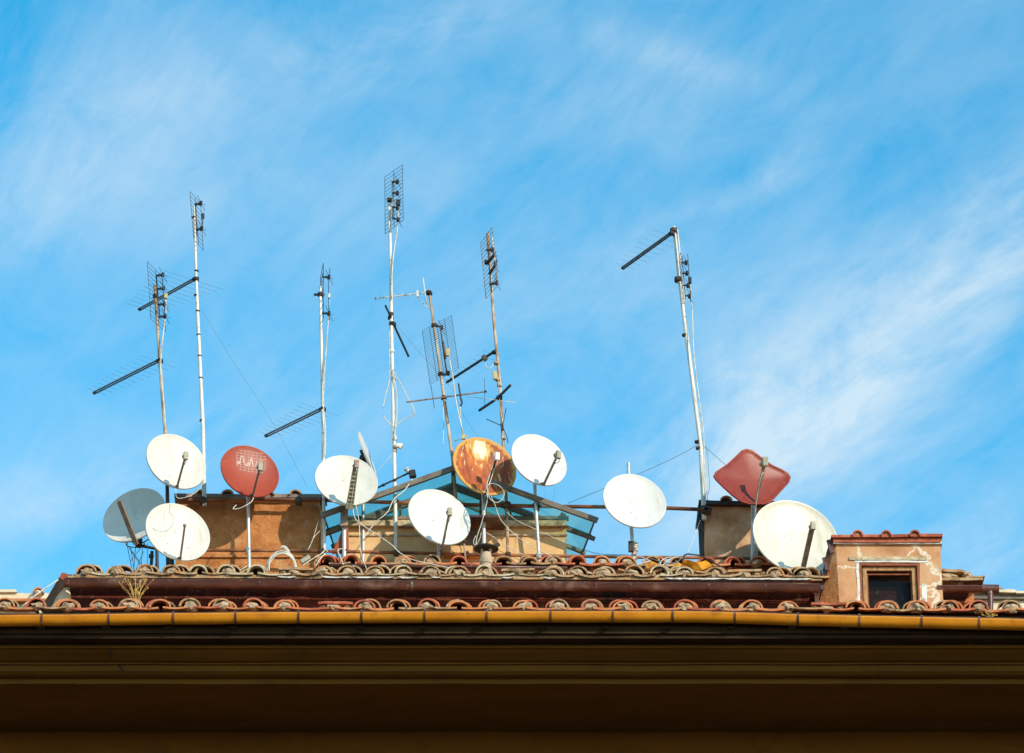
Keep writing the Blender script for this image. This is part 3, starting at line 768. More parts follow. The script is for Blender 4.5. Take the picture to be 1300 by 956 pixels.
# gable glazing: same slope, set back
gl = Vector((0, YG - YF, -.03))
Ag, Lg, Rg = Ap + gl, Lp + gl, Rp + gl
zbase = Z(659, YG)
def slope_z(x):
    if x < Ag.x: return Lg.z + (Ag.z - Lg.z) * (x - Lg.x) / (Ag.x - Lg.x)
    return Ag.z + (Rg.z - Ag.z) * (x - Ag.x) / (Rg.x - Ag.x)
def pane(bm, x0, x1, zb0):
    ps = [(x0, YG, zb0), (x1, YG, zb0)]
    if slope_z(x1) > zb0 + .01: ps.append((x1, YG, slope_z(x1) - .02))
    if slope_z(x0) > zb0 + .01: ps.append((x0, YG, slope_z(x0) - .02))
    if len(ps) >= 3: prism(bm, ps, (0, .008, 0))
xs = [X(p, 655, YG) for p in (443, 474, 508, 541, 570, 610, 648, 682, 716)]
for x0, x1 in zip(xs, xs[1:]):
    bm = NB(); pane(bm, x0 + .005, x1 - .005, zbase); B.part('gable_glass', bm, 'glass', parent=sky_l)
bm = NB()
for i, x in enumerate(xs[1:-1]):
    bar(bm, (x, YG - .02, zbase), (x, YG - .02, slope_z(x)), .13 if i == 3 else .03, .05, up=(0, 1, 0))
bar(bm, Lg + Vector((0, -.02, -.02)), Ag + Vector((0, -.02, -.02)), .05, .05); bar(bm, Ag + Vector((0, -.02, -.02)), Rg + Vector((0, -.02, -.02)), .05, .05)
bar(bm, (X(441, 659, YG), YG - .02, zbase), (X(722, 659, YG), YG - .02, zbase), .07, .05)
B.part('gable_frame', bm, 'frame_metal', parent=sky_l)
# dark bracket at right corner
bm = NB(); bar(bm, P(716, 652, 1.98), P(708, 664, 2.0), .05, .06); bar(bm, P(721, 657, 1.98), P(706, 666, 2.0), .05, .03)
B.part('corner_bracket', bm, 'black', parent=sky_l)
bm = NB(); prism(bm, [P(437, 665, 1.72), P(442, 665, 1.72), P(443, 702, 1.72), P(421, 703, 1.72), P(430, 684, 1.72)], (0, .02, 0))
B.part('red_panel', bm, 'red_sheet', parent=sky_l)

# ------------------------------------------------------------------ dormer
YD = .36
def PD(x, y): return P(x, y, YD)
bm = NB()
# front wall with a window opening (built as four blocks), thickness .2
oL, oR, oT, oB = 1090, 1167.5, 714.5, 776
def wallquad(pts_): prism(bm, [PD(*p) for p in pts_], (0, .22, 0))
wallquad([(1061, 688), (1194, 688), (1194.6, oT), (1062.6, oT)])
wallquad([(1062.6, oT), (oL, oT), (oL, 780), (1066.5, 780)])
wallquad([(oR, oT), (1194.6, oT), (1198.5, 780), (oR, 780)])
dm = B.part('dormer', bm, 'dormer')
# cheeks: left one splays outward to the back
bm = NB()
f0, f1 = PD(1061, 688), PD(1066.5, 780); b0, b1 = P(1057, 690, .52), P(1036, 780, .60)
v = [bm.verts.new(p) for p in (f0, f1, b1, b0, f0 + Vector((.3, .22, 0)), f1 + Vector((.3, .22, 0)), b1 + Vector((.5, .3, 0)), b0 + Vector((.3, .3, 0)))]
for idx in ((0, 1, 2, 3), (4, 7, 6, 5), (0, 4, 5, 1), (1, 5, 6, 2), (2, 6, 7, 3), (3, 7, 4, 0)): bm.faces.new([v[i] for i in idx])
B.part('dormer_cheek', bm, 'plaster', parent=dm)
bm = NB(); f0 = PD(1193.8, 690); box(bm, f0.x - .2, f0.x - .01, YD + .22, 2.4, Z(780, YD), f0.z)
B.part('dormer_cheek', bm, 'plaster', parent=dm)
bm = NB(); box(bm, PD(1070, 690).x, PD(1190, 690).x, YD + 1.3, YD + 1.4, Z(780, YD), PD(1070, 690).z)
box(bm, PD(1070, 690).x, PD(1190, 690).x, YD + .23, YD + 1.3, Z(784, YD), Z(778, YD))
bar(bm, P(1105, 748, YD + .6), P(1150, 747, YD + .6), .25, .05); bar(bm, P(1150, 747, YD + .6), P(1160, 765, YD + .6), .2, .05)
B.part('room_interior', bm, 'room', parent=dm)
# roof slab with tile humps
bm = NB(); a_, b_ = P(1055.5, 679, YD - .10), P(1196.5, 677.5, YD - .10)
hexa(bm, [(a_.x, YD - .10, a_.z - .035), (b_.x, YD - .10, b_.z - .04), (b_.x, 2.5, b_.z + .1), (a_.x, 2.5, a_.z + .1),
          (a_.x, YD - .10, a_.z), (b_.x, YD - .10, b_.z), (b_.x, 2.5, b_.z + .2), (a_.x, 2.5, a_.z + .2)])
hexa(bm, [(a_.x + .03, YD - .06, a_.z - .085), (b_.x - .02, YD - .06, b_.z - .10), (b_.x - .02, .8, b_.z - .10), (a_.x + .03, .8, a_.z - .085),
          (a_.x + .03, YD - .06, a_.z - .037), (b_.x - .02, YD - .06, b_.z - .042), (b_.x - .02, .8, b_.z - .042), (a_.x + .03, .8, a_.z - .037)])
roughen(bm, 8, .008, 4, 5)
B.part('dormer_roof', bm, 'terra_red', parent=dm)
bm = NB(); a_, b_ = P(1058, 687.5, YD - .04), P(1196, 688, YD - .04); box(bm, a_.x, b_.x, YD - .04, YD + .2, a_.z - .03, a_.z + .005); roughen(bm, 8, .008, 6, 9)
B.part('dormer_moulding', bm, 'limewash', parent=dm)
bm = NB()
for hx, s_ in ((1089, .075), (1125, .072), (1161.5, .075)):
    p = P(hx, 678.5, YD - .12); cap_tile(bm, p.x, YD - .13, p.z - .015, 2.2, R(3.5), s_, s_ * 1.05, .02)
    lump(bm, (p.x, YD - .06, p.z + .02), s_ * .75, .04, s_ * .6, hx, .4, 1)
B.part('roof_ridge_tiles', bm, ['terra_red', 'mortar'], parent=dm)
# verge along the left cheek
bm = NB(); pp = [P(1057, 684, YD - .02), P(1051, 703, .42), P(1046, 730, .50), P(1038, 757, .56), P(1034, 776, .58)]
for a_, b_ in zip(pp, pp[1:]): bar(bm, a_, b_, .045, .05, up=(0, 1, 0))
for t_ in (0.4, 1.4, 2.3, 3.1):
    i = int(t_); p = pp[i].lerp(pp[i + 1], t_ - i); bar(bm, p + Vector((-.03, -.01, .06)), p + Vector((.01, -.01, -.12)), .05, .03, up=(0, 1, 0))
B.part('cheek_flashing', bm, 'gutter_brown', parent=dm)
# lintel and light patching round the window
bm = NB(); a_, b_ = PD(1078, 707.5), PD(1177, 708.5)
box(bm, a_.x, b_.x, YD - .018, YD + .03, a_.z - .045, a_.z + .003); roughen(bm, 8, .006, 9, 8)
B.part('lintel', bm, 'stone', parent=dm)
bm = NB(); a_, b_ = PD(1085, 712.2), PD(1178, 712.2)
box(bm, a_.x, b_.x, YD - .008, YD + .03, a_.z - .022, a_.z + .005)
x_ = PD(1087, 714).x; box(bm, x_, x_ + .035, YD - .006, YD + .03, Z(772, YD), Z(715, YD)); x_ = PD(1168.5, 714).x; box(bm, x_, x_ + .06, YD - .006, YD + .03, Z(773, YD), Z(741, YD))
roughen(bm, 9, .007, 5, 8)
B.part('window_surround', bm, 'limewash', parent=dm)
# wooden frame, sash, glass
bm = NB()
def fr(bm, L, R_, T, Bt, w_, Yf, dp):
    """upright frame of four bars, px coordinates at depth Yf"""
    a_, b_ = P(L, T, Yf), P(R_, T, Yf); zb_ = Z(Bt, Yf)
    box(bm, a_.x, b_.x, Yf, Yf + dp, a_.z - w_, a_.z); box(bm, a_.x, a_.x + w_, Yf, Yf + dp, zb_ + w_, a_.z - w_); box(bm, b_.x - w_, b_.x, Yf, Yf + dp, zb_ + w_, a_.z - w_)
    box(bm, a_.x, b_.x, Yf, Yf + dp, zb_, zb_ + w_)
fr(bm, 1090.2, 1167.2, 714.8, 779, .034, YD + .005, .035)
wf = B.part('window_frame', bm, 'wood', parent=dm)
bm = NB(); fr(bm, 1094.8, 1162.6, 719.5, 779, .052, YD + .045, .04)
B.part('window_sash', bm, 'wood_pale', parent=dm)
bm = NB(); fr(bm, 1099.8, 1157.5, 728, 779, .02, YD + .09, .03); bar(bm, P(1097, 726, YD + .1), P(1098, 776, YD + .3), .02, .10)
bar(bm, P(1160, 726, YD + .1), P(1160, 776, YD + .1), .03, .03)
B.part('inner_sash', bm, 'wood', parent=dm)
bm = NB(); a_, b_ = P(1101, 730, YD + .19), P(1156, 730, YD + .19); box(bm, a_.x, b_.x, YD + .183, YD + .188, Z(775, YD + .19), a_.z)
B.part('window_pane', bm, 'pane', parent=dm)

# ------------------------------------------------------------------ neighbouring roofs at both sides
T_ = Thing('neighbouring_roof', P(25, 760, 1.6), 'low cream roof edge with pale tiles at the left end of the long roof', 'roof', 'roof edges beyond the long roof')
bm = NB()
a_, b_ = P(-160, 753, 1.6), P(66, 753, 1.6)
box(bm, a_.x, b_.x, 1.6, 3.4, a_.z - .55, a_.z); T_.part('wall', bm, 'cream')
bm = NB(); c_ = P(19, 747.5, 1.56); hexa(bm, [(a_.x, 1.56, a_.z), (c_.x + .03, 1.56, a_.z), (c_.x + .03, 3.0, a_.z), (a_.x, 3.0, a_.z), (a_.x, 1.56, c_.z + .02), (c_.x, 1.56, c_.z - .01), (c_.x, 3.0, c_.z), (a_.x, 3.0, c_.z + .02)])
roughen(bm, 5, .008, 3, 4); T_.part('parapet', bm, 'cream')
bm = NB(); c_ = P(49, 752.5, 1.55); cap_tile(bm, c_.x, 1.5, c_.z - .01, .9, R(8), .075, .07, .02, roll=R(-6)); lump(bm, (c_.x, 1.56, c_.z + .01), .06, .04, .045, 2, .4, 1)
box(bm, a_.x, b_.x, 1.5, 1.6, a_.z - .15, a_.z - .115, 0); T_.part('roof_tiles', bm, ['terra', 'cream'])
bm = NB(); c0, c1_ = P(-100, 775, .06), P(45.5, 775, .06); box(bm, c0.x, c1_.x, .05, .13, Z(779, .06), Z(774, .06)); roughen(bm, 4, .003, 1, 5)
B.part('eave_batten', bm, 'cream')
T_ = Thing('neighbouring_roof', P(1270, 770, 2.2), 'cream parapet with grey tiled edge beyond the brown downpipe at the right', 'roof', 'roof edges beyond the long roof')
a_, b_ = P(1236, 755, 2.2), P(1440, 757, 2.2)
bm = NB(); box(bm, a_.x, b_.x, 2.2, 4.2, a_.z - .6, a_.z - .0); roughen(bm, 6, .01, 1, 3); T_.part('wall', bm, 'cream')
bm = NB(); box(bm, a_.x - .02, b_.x, 2.14, 2.2, Z(762, 2.2), Z(755.5, 2.2)); roughen(bm, 6, .008, 1, 6); T_.part('fascia_band', bm, 'frame_metal')
bm = NB()
for (p0, p1, q, th) in ((1236, 1262, 752, .03), (1262, 1290, 752.5, .03), (1290, 1330, 753.5, .03), (1245, 1272, 749, .025), (1276, 1288, 750.5, .02), (1330, 1400, 754, .03)):
    slab(bm, X(p0, q, 2.1), X(p1, q, 2.1), 2.08, 2.5, Z(q, 2.1), th, p0, 0 if p0 != 1245 else 1)
T_.part('roof_tiles', bm, ['cream', 'terra'])

# ------------------------------------------------------------------ rails across the roof
def rail(name, ptsl, Y, r, mat, label):
    bm = NB(); pp_ = [P(x, y, Y) for x, y in ptsl]; tube(bm, pp_, r, 10)
    T_ = Thing(name, pp_[0], label, 'rail', 'horizontal pipe rails')
    T_.part('pipe', bm, mat, smooth=True); return T_
r1 = rail('pipe_rail', [(222, 635), (258, 635), (340, 634), (415, 635), (500, 638), (600, 641), (700, 643), (766, 643.5), (846, 645), (894, 647)], 1.80, .026, 'rust_rail', 'upper rusty pipe rail running from the left chimney past the skylight to the right chimney')
for (x, y) in ((258, 636), (379, 636), (411, 636), (437, 637), (502, 639), (614, 641), (644, 642), (681, 643), (894, 647), (899, 648)):
    bm = NB(); p = P(x, y, 1.78); tube(bm, [p + Vector((0, 0, -.05)), p + Vector((0, 0, .05))], .042, 8); bar(bm, p + Vector((-.05, -.03, 0)), p + Vector((.05, -.03, 0)), .03, .05); tube(bm, [p + Vector((.03, -.08, .01)), p + Vector((.03, .18, .01))], .01, 6)
    r1.part('clamp', bm, 'bracket')
r2 = rail('pipe_rail', [(262, 698.5), (340, 699), (430, 700), (520, 702), (620, 704.5), (720, 706), (805, 707.5), (880, 708), (962, 709)], 1.72, .022, 'rust_rail', 'lower rusty pipe rail just above the old roof tiles')
for (x, y) in ((315, 699), (408, 700), (437, 701), (503, 702), (557, 703), (592, 704), (645, 705), (684, 706), (805, 707)):
    bm = NB(); p = P(x, y, 1.70); tube(bm, [p + Vector((0, 0, -.04)), p + Vector((0, 0, .04))], .036, 8); tube(bm, [p + Vector((.02, -.07, .01)), p + Vector((.02, .1, .01))], .009, 6)
    r2.part('clamp', bm, 'bracket' if x not in (315, 684, 805) else 'galv')

# ------------------------------------------------------------------ satellite dishes
DG = 'satellite dishes on the tiled roof'
def solve(w_, h_, phi):
    s = w_ * w_ + h_ * h_; d = (w_ * w_ - h_ * h_) / math.cos(2 * phi)
    return math.sqrt((s + d) / 2), math.sqrt(max((s - d) / 2, 1))
def dish(cx, cy, w_, h_, phi, Y, mat, label, lnb=None, base=None, lmat='lnb', arm='tube', armmat='arm', pole=None, polemat='galv', ratio=None, depth=.085, lnbhead=True, fwd=.56, back='dish', holes=(), polewid=.024, square=False, elbow=None, n_cam=None, dia=None):
    phi = R(phi)
    c = P(cx, cy, Y); k = (c - CAM).dot(FW) / F       # metres per photo pixel
    vd = (c - CAM).normalized()
    if n_cam is None:
        a_, b_ = solve(w_, h_, abs(phi)); ct = min(b_ / a_, .98); sn = math.sqrt(1 - ct * ct)
        upv = (Vector((0, 0, 1)) - vd * vd.z).normalized(); rt = vd.cross(upv).normalized()
        n = (-vd) * ct + upv * (sn * math.cos(phi)) + rt * (sn * math.sin(phi)); n.normalize(); rad = a_ / 2 * k
    else:
        n = Vector(n_cam).normalized(); rad = dia / 2
    # local frame: z = normal (towards the feed), y = up on the dish
    zx = n; yx = (Vector((0, 0, 1)) - n * n.z).normalized(); xx_ = yx.cross(zx).normalized()
    fr_ = Matrix((xx_, yx, zx)).transposed().to_4x4(); fr_.translation = c
    T_ = Thing('satellite_dish', Vector((c.x, Y, Z(718, Y))) if pole is None else P(pole[-1][0], pole[-1][1], pole[-1][2]), label, 'satellite dish', DG)
    bm = NB(); NR, NS = 9, 48
    dp = depth * 2 * rad
    def outline(t):
        if not square: return 1.0
        # rounded diamond-like square
        c4 = abs(math.cos(2 * t)); return 1.0
    rows = []
    prof_ = [(i / NR * .955, dp * ((i / NR * .955) ** 2 - 1)) for i in range(NR + 1)] + [(.965, -.004), (1.0, .0), (1.008, -.018), (.985, -.034)]
    backp = [(.93, dp * (.93 ** 2 - 1) - .006)] + [(q, dp * (q * q - 1) - .006) for q in (.75, .5, .25, 0)]
    def shape(q, t):
        if square:
            x_ = q * math.cos(t); y_ = q * math.sin(t)
            m_ = max(abs(math.cos(t)), abs(math.sin(t))); s_ = (1 / m_) * .80
            s_ = min(s_, 1.045); rr_ = q * s_
            return rr_ * math.cos(t), rr_ * math.sin(t)
        return q * math.cos(t), q * math.sin(t)
    full = prof_ + backp
    for (q, zz_) in full:
        if q == 0: rows.append([bm.verts.new((0, 0, zz_))]); continue
        rows.append([bm.verts.new((shape(q, 2 * math.pi * s_ / NS)[0] * rad, shape(q, 2 * math.pi * s_ / NS)[1] * rad, zz_)) for s_ in range(NS)])
    for r0, r1_ in zip(rows, rows[1:]):
        for s_ in range(NS):
            s2 = (s_ + 1) % NS
            if len(r0) == 1: f = bm.faces.new((r0[0], r1_[s_], r1_[s2]))
            elif len(r1_) == 1: f = bm.faces.new((r0[s_], r0[s2], r1_[0]))
            else: f = bm.faces.new((r0[s_], r0[s2], r1_[s2], r1_[s_]))
            f.smooth = True
    if square:      # diamond: a slightly saddled pressed sheet turned on its corner
        bmesh.ops.rotate(bm, verts=bm.verts[:], matrix=Matrix.Rotation(R(square), 3, 'Z'))
    refl = T_.part('reflector', bm, mat, smooth=True, frame=fr_)
    lf = Matrix.Translation(-T_.o) @ fr_
    for (hx, hy) in holes:
        bm = NB(); q = math.hypot(hx, hy); zz_ = dp * (q * q - 1)
        tube(bm, [(hx * rad, hy * rad, zz_ - .004), (hx * rad, hy * rad, zz_ + .004)], .008, 8)
        T_.part('bolt', bm, 'arm', parent=refl, frame=fr_)
    # mount behind
    bk = c - n * (dp + .05)
    if pole:
        bm = NB(); pp_ = [P(*q) for q in pole]; tube(bm, pp_, polewid, 10); T_.part('pole', bm, polemat, smooth=True)
        # closest point on pole for bracket
        a0, a1 = pp_[0], pp_[-1]; t_ = max(0, min(1, (bk - a0).dot(a1 - a0) / (a1 - a0).length_squared)); q_ = a0.lerp(a1, t_)
        bm = NB(); bar(bm, c - n * (dp + .010), bk, .14, .14); bar(bm, bk, q_ + Vector((0, -.001, 0)), .07, .09); tube(bm, [q_ - Vector((0, 0, .05)), q_ + Vector((0, 0, .05))], polewid + .02, 8)
        T_.part('mount', bm, 'dark')
    else:
        bm = NB(); bar(bm, c - n * (dp + .010), bk, .16, .16); T_.part('mount', bm, 'dark')
    if lnb:
        yb = Y - n.z * 0 - .05
        # depth of the bottom rim point, then of the feed
        bot = c - yx * rad; lo = P(base[0], base[1], bot.y - .02)
        le = P(lnb[0], lnb[1], Y - fwd * abs(n.y))
        bm = NB()
        if arm == 'tube':
            bar(bm, lo, le, .022, .03, up=yx)
        elif arm == 'wide':
            # perforated channel
            d_ = (le - lo).normalized(); s_ = xx_
            for e in (-1, 1): bar(bm, lo + s_ * .045 * e, le + s_ * .028 * e, .012, .03, up=n)
            prism(bm, [lo - s_ * .045, lo + s_ * .045, le + s_ * .028, le - s_ * .028], n * -.01)
            L_ = (le - lo).length; nst = 11
            for k_ in range(nst + 1):
                t_ = k_ / nst; wd = .045 + (.028 - .045) * t_
                p_ = lo.lerp(le, t_); bar(bm, p_ - s_ * wd, p_ + s_ * wd, .03, .018, up=n)
            bar(bm, lo - d_ * .01, lo + d_ * .07, .10, .03, up=yx)
        elif arm == 'flat':
            bar(bm, lo, le, .065, .03, up=yx)
        am = T_.part('feed_arm', bm, armmat)
        bm = NB(); st_ = c - yx * rad * .93 - n * .03; bar(bm, lo, st_, .05, .02); 
        T_.part('arm_bracket', bm, armmat, parent=am)
        if lnbhead:
            bm = NB(); tow = (c - le).normalized()
            # feed horn pointing at the dish and a boxy body
            tube(bm, [le - tow * .02, le + tow * .05], .028, 12); tube(bm, [le + tow * .05, le + tow * .062], .036, 12)
            u2 = Vector((0, 0, 1))
            bar(bm, le - tow * .02 + u2 * .055, le - tow * .02 - u2 * .055, .06, .05, up=tow)
            bevel(bm, .003)
            T_.part('lnb', bm, lmat)
            bm = NB(); p_ = le - tow * .02 - u2 * .05; tube(bm, curve_pts([p_, p_ - u2 * .05 - tow * .015, lo.lerp(le, .6) + Vector((.012, -.03, 0)), lo.lerp(le, .2) + Vector((.015, -.02, 0)), lo + Vector((0, 0, -.04))], 5), .005, 6)
            T_.part('cable', bm, 'cable_grey' if lmat == 'lnb' else 'cable', parent=am)
        else:
            bm = NB(); tube(bm, [le + Vector((-.02, 0, .012)), le + Vector((.02, 0, .012))], .022, 8); T_.part('empty_clamp', bm, armmat, parent=am)
    return T_, refl, fr_, rad, dp, c, n

Y1 = 1.35
# D1 grey, facing left
dish(169.5, 653.5, 77, 69, -36, Y1 + .54, 'dish_warm', 'shaded grey-blue dish facing left, lowest at the left end on a wire frame mast', lnb=(151.5, 637), base=(173, 691), arm='flat', armmat='arm', lnbhead=False, fwd=.50, pole=[(176, 690, Y1 + .60), (180, 693, Y1 + .66), (199, 697, Y1 + .66), (200, 735, Y1 + .66)], polemat='dark')
dish(224, 585.5, 76, 69, 35, Y1 - .05, 'dish_warm', 'white dish above the two others at the left end, in front of a tall mast', lnb=(235.5, 579), base=(225, 617), pole=[(212, 590, Y1 + .1), (213, 730, Y1 + .1)], polemat='dark', holes=[(-.2, -.55), (.2, -.62)])
dish(226, 675, 82, 72, 30, Y1 - .30, 'dish_warm', 'cream dish overlapping the left chimney with an empty feed arm and thin wire across it', lnb=(234.5, 668), base=(229, 708), lnbhead=False, pole=[(218, 680, Y1 - .1), (218, 735, Y1 - .1)], polemat='dark', holes=[(-.3, -.4), (.35, -.45), (0, .1)])
d4 = dish(317.5, 598, 74, 65, 30, Y1, 'dish_red', 'round red dish with a white printed grid above the left chimney', lnb=(330, 593), base=(321, 628), pole=[(314.5, 612, Y1 + .33), (315, 640, Y1 + .33), (316.5, 722, Y1 + .33)], holes=[(-.1, -.75)])
# printed grid and wave trace on the red dish
T4, rf, fr4, rad4, dp4, c4, n4 = d4
def on_dish(u, v): q2 = (u * u + v * v); return Vector((u * rad4, v * rad4, dp4 * (q2 - 1) + .003))
def strip(bm, a, b, w_, k=6):
    pr = None; a, b = Vector(a), Vector(b); s_ = Vector((-(b - a).y, (b - a).x)).normalized() * w_ / 2
    for i in range(k + 1):
        p = a.lerp(b, i / k); r_ = [bm.verts.new(on_dish(*(p + s_))), bm.verts.new(on_dish(*(p - s_)))]
        if pr: bm.faces.new((pr[0], r_[0], r_[1], pr[1]))
        pr = r_
bm = NB()
x0, x1, y0, y1 = -.50, .62, .10, .80
for k in range(8):
    v = y0 + (y1 - y0) * k / 7; ins = .10 if k in (0, 7) else (.04 if k in (1, 6) else 0); strip(bm, (x0 + ins + .06, v), (x1 - ins, v), .011)
for k in range(8):
    u = x0 + .1 + (x1 - x0 - .16) * k / 7; ins = .12 if k in (0, 7) else 0; strip(bm, (u, y0 - .03 + ins), (u, y1 + .03 - ins), .011)
T4.part('printed_grid', bm, 'print', parent=rf, frame=fr4)
bm = NB(); zig = [(-.38, .26), (-.36, .42), (-.30, .30), (-.26, .58), (-.20, .62), (-.14, .40), (-.28, .40), (-.14, .40), (-.06, .27), (0, .44), (.04, .30), (.10, .62), (.16, .36), (.22, .30), (.30, .50), (.36, .40), (.42, .62), (.46, .50), (.52, .60)]
for i, (a_, b_) in enumerate(zip(zig, zig[1:])): strip(bm, a_, b_, .038 if i < 12 else .016, 2)
T4.part('printed_wave', bm, 'print', parent=rf, frame=fr4)

d5 = dish(440, 609.5, 80, 63, 14, Y1 + .05, 'dish_warm', 'white dish with a wide perforated feed arm, right of the left chimney', lnb=(452, 590), base=(443.5, 645), arm='wide', armmat='lnb', lmat='arm', pole=[(436, 600, Y1 + .32), (437, 640, Y1 + .32), (437, 722, Y1 + .32)], polemat='galv', polewid=.03, holes=[(-.1, .1), (.1, -.5)])
bm = NB(); a_ = P(437, 645, Y1 + .25); b_ = P(437, 668, Y1 + .25); bar(bm, a_, b_, .10, .05, up=(0, 1, 0)); d5[0].part('mount_plate', bm, 'arm')
# edge-on dish behind it: normal almost perpendicular to the view
cE = P(465, 571, Y1 + .55)
dE = dish(467.5, 577, 0, 0, 0, Y1 + .55, 'dish', 'white dish seen edge on behind the perforated-arm dish, its arm reaching right', n_cam=(.93, -.178, .313), dia=.66, depth=.06, pole=[(461, 585, Y1 + .62), (461, 722, Y1 + .62)])
bm = NB(); tube(bm, [P(476, 621, Y1 + .45), P(487, 615.5, Y1 + .4), P(519, 600.5, Y1 + .3)], .013, 8); tube(bm, [P(485.5, 616.3, Y1 + .4), P(488.5, 615, Y1 + .4)], .022, 8)
ea = dE[0].part('feed_arm', bm, 'dark')
bm = NB(); p = P(523.5, 602, Y1 + .28); bar(bm, p + Vector((-.045, 0, -.01)), p + Vector((.045, 0, .01)), .09, .10); bevel(bm, .01); dE[0].part('lnb', bm, 'black')
bm = NB(); tube(bm, [P(516.5, 596, Y1 + .26), P(519, 599.5, Y1 + .27)], .028, 10); tube(bm, [P(515.8, 595, Y1 + .26), P(516.6, 596.2, Y1 + .26)], .038, 10); dE[0].part('feed_horn', bm, 'dish')
dish(558, 656, 79, 70, 33, Y1, 'dish', 'clean white dish in front of the skylight wall, under the rusty dish', lnb=(570.5, 650), base=(561.5, 694), pole=[(556, 665, Y1 + .30), (557, 722, Y1 + .30)], holes=[(-.15, -.05)])
d7 = dish(615.5, 591.5, 80, 73, 35, Y1 + .15, 'dish_rust', 'badly rusted orange dish with hanging white cables at the skylight peak', lnb=(630.5, 580), base=(617, 627), lmat='lnb_white', armmat='dark', pole=[(613, 600, Y1 + .38), (614, 640, Y1 + .38), (614.5, 722, Y1 + .38)], polewid=.03)
bm = NB(); p = P(630.5, 580, Y1 - .16); bar(bm, p + Vector((0, 0, -.058)), p + Vector((0, 0, .058)), .085, .03, up=(0, 1, 0)); bevel(bm, .008); d7[0].part('cover_box', bm, 'lnb_white')
dish(684.5, 583.5, 70, 65, 38, Y1 - .02, 'dish', 'white dish right of the rusty dish with its dark arm slanting up right', lnb=(708, 577.5), base=(691, 613.5), arm='tube', armmat='arm', pole=[(678, 590, Y1 + .30), (680, 640, Y1 + .33), (685.5, 722, Y1 + .38)], fwd=.5)
dish(806, 635.5, 80, 68, 25, Y1 + .05, 'dish', 'white dish without a feed arm standing alone between skylight and right chimney', pole=[(798, 588, Y1 + .28), (799, 640, Y1 + .28), (805.5, 722, Y1 + .32)], holes=[(-.1, .02), (.12, .0), (-.1, -.35), (.0, -.6)])
bm = NB(); bx_ = P(800, 694, Y1 + .25); 
d11 = dish(1010.5, 681.5, 108, 94, 30, Y1 - .1, 'dish_old', 'largest dish, greyish cream, between the right chimney and the dormer', lnb=(1031.5, 668), base=(1020, 719), arm='flat', fwd=.7, pole=[(965, 700, Y1 + .25), (972, 722, Y1 + .3)], holes=[(-.2, .1), (-.1, .15)])

# D10 red square dish: outline traced at its own depth, curved sheet with thickness
def square_dish():
    Yq = Y1 - .02
    out_px = [(906, 604), (909, 598.5), (922, 590), (934, 579), (941, 572), (947, 569.8), (955, 571.5), (966, 580), (980, 590), (993, 596), (1001, 601), (1004, 606), (1002, 612), (993, 622), (983, 633), (977, 638.5), (969, 640.3), (951, 640), (941, 637), (930, 629), (918, 618), (909, 609)]
    cx_, cy_ = 955, 607
    c = P(cx_, cy_, Yq)
    n = Vector((.36, -.90, .24)).normalized()
    def pt(px, py, s_):
        # intersect with tilted plane through c, then bow
        x = cx_ + (px - cx_) * s_; y = cy_ + (py - cy_) * s_
        d = RT * ((x - 650) / F) + UP * ((478 - y) / F) + FW
        t = (c - CAM).dot(n) / d.dot(n); return CAM + d * t
    bm = NB(); rows = []
    m_ = len(out_px)
    dense = []
    for i in range(m_):
        a_, b_ = out_px[i], out_px[(i + 1) % m_]; dense += [a_, ((a_[0] + b_[0]) / 2, (a_[1] + b_[1]) / 2)]
    for s_, dz in [(0, -.052), (.2, -.050), (.4, -.044), (.6, -.034), (.8, -.019), (.93, -.008), (.955, .004), (1.0, .006), (1.008, -.014), (.985, -.022), (.8, -.030), (.5, -.050), (.2, -.060), (0, -.062)]:
        if s_ == 0: rows.append([bm.verts.new(c + n * dz)]); continue
        rows.append([bm.verts.new(pt(x, y, s_) + n * dz) for x, y in dense])
    for r0, r1_ in zip(rows, rows[1:]):
        K = len(dense)
        for i in range(K):
            j = (i + 1) % K
            if len(r0) == 1: f = bm.faces.new((r0[0], r1_[i], r1_[j]))
            elif len(r1_) == 1: f = bm.faces.new((r0[i], r0[j], r1_[0]))
            else: f = bm.faces.new((r0[i], r0[j], r1_[j], r1_[i]))
            f.smooth = True
    T_ = Thing('satellite_dish', P(957, 722, Yq + .3), 'red square dish standing on its corner in front of the right chimney', 'satellite dish', DG)
    T_.part('reflector', bm, 'dish_brick', smooth=True)
    bm = NB(); tube(bm, [P(956, 612, Yq + .3), P(955, 722, Yq + .3)], .026, 10); T_.part('pole', bm, 'galv', smooth=True)
    bm = NB(); bar(bm, c - n * .17, P(956, 612, Yq + .3), .12, .12); bar(bm, c - n * .088, c - n * .18, .10, .10); T_.part('mount', bm, 'dark')
    lo, mid, le = P(959, 641, Yq - .06), P(966, 610, Yq - .28), P(970, 590, Yq - .40)
    bm = NB(); bar(bm, lo, mid, .035, .03, up=(0, 1, 0)); bar(bm, mid, le, .045, .04, up=(0, 1, 0)); am = T_.part('feed_arm', bm, 'arm')
    bm = NB(); tube(bm, curve_pts([P(969, 600, Yq - .42), P(966, 606, Yq - .4), P(961, 632, Yq - .2), P(959, 650, Yq - .1), P(959, 662, Yq)], 5), .006, 6); T_.part('cable', bm, 'cable', parent=am)
    bm = NB(); p = P(971.5, 586, Yq - .42); bar(bm, p + Vector((0, 0, -.07)), p + Vector((0, 0, .065)), .075, .06, up=(0, 1, 0)); bevel(bm, .012)
    tube(bm, [p + Vector((-.02, .02, .0)), p + Vector((-.05, .10, 0))], .03, 10); T_.part('lnb', bm, 'lnb')
square_dish()

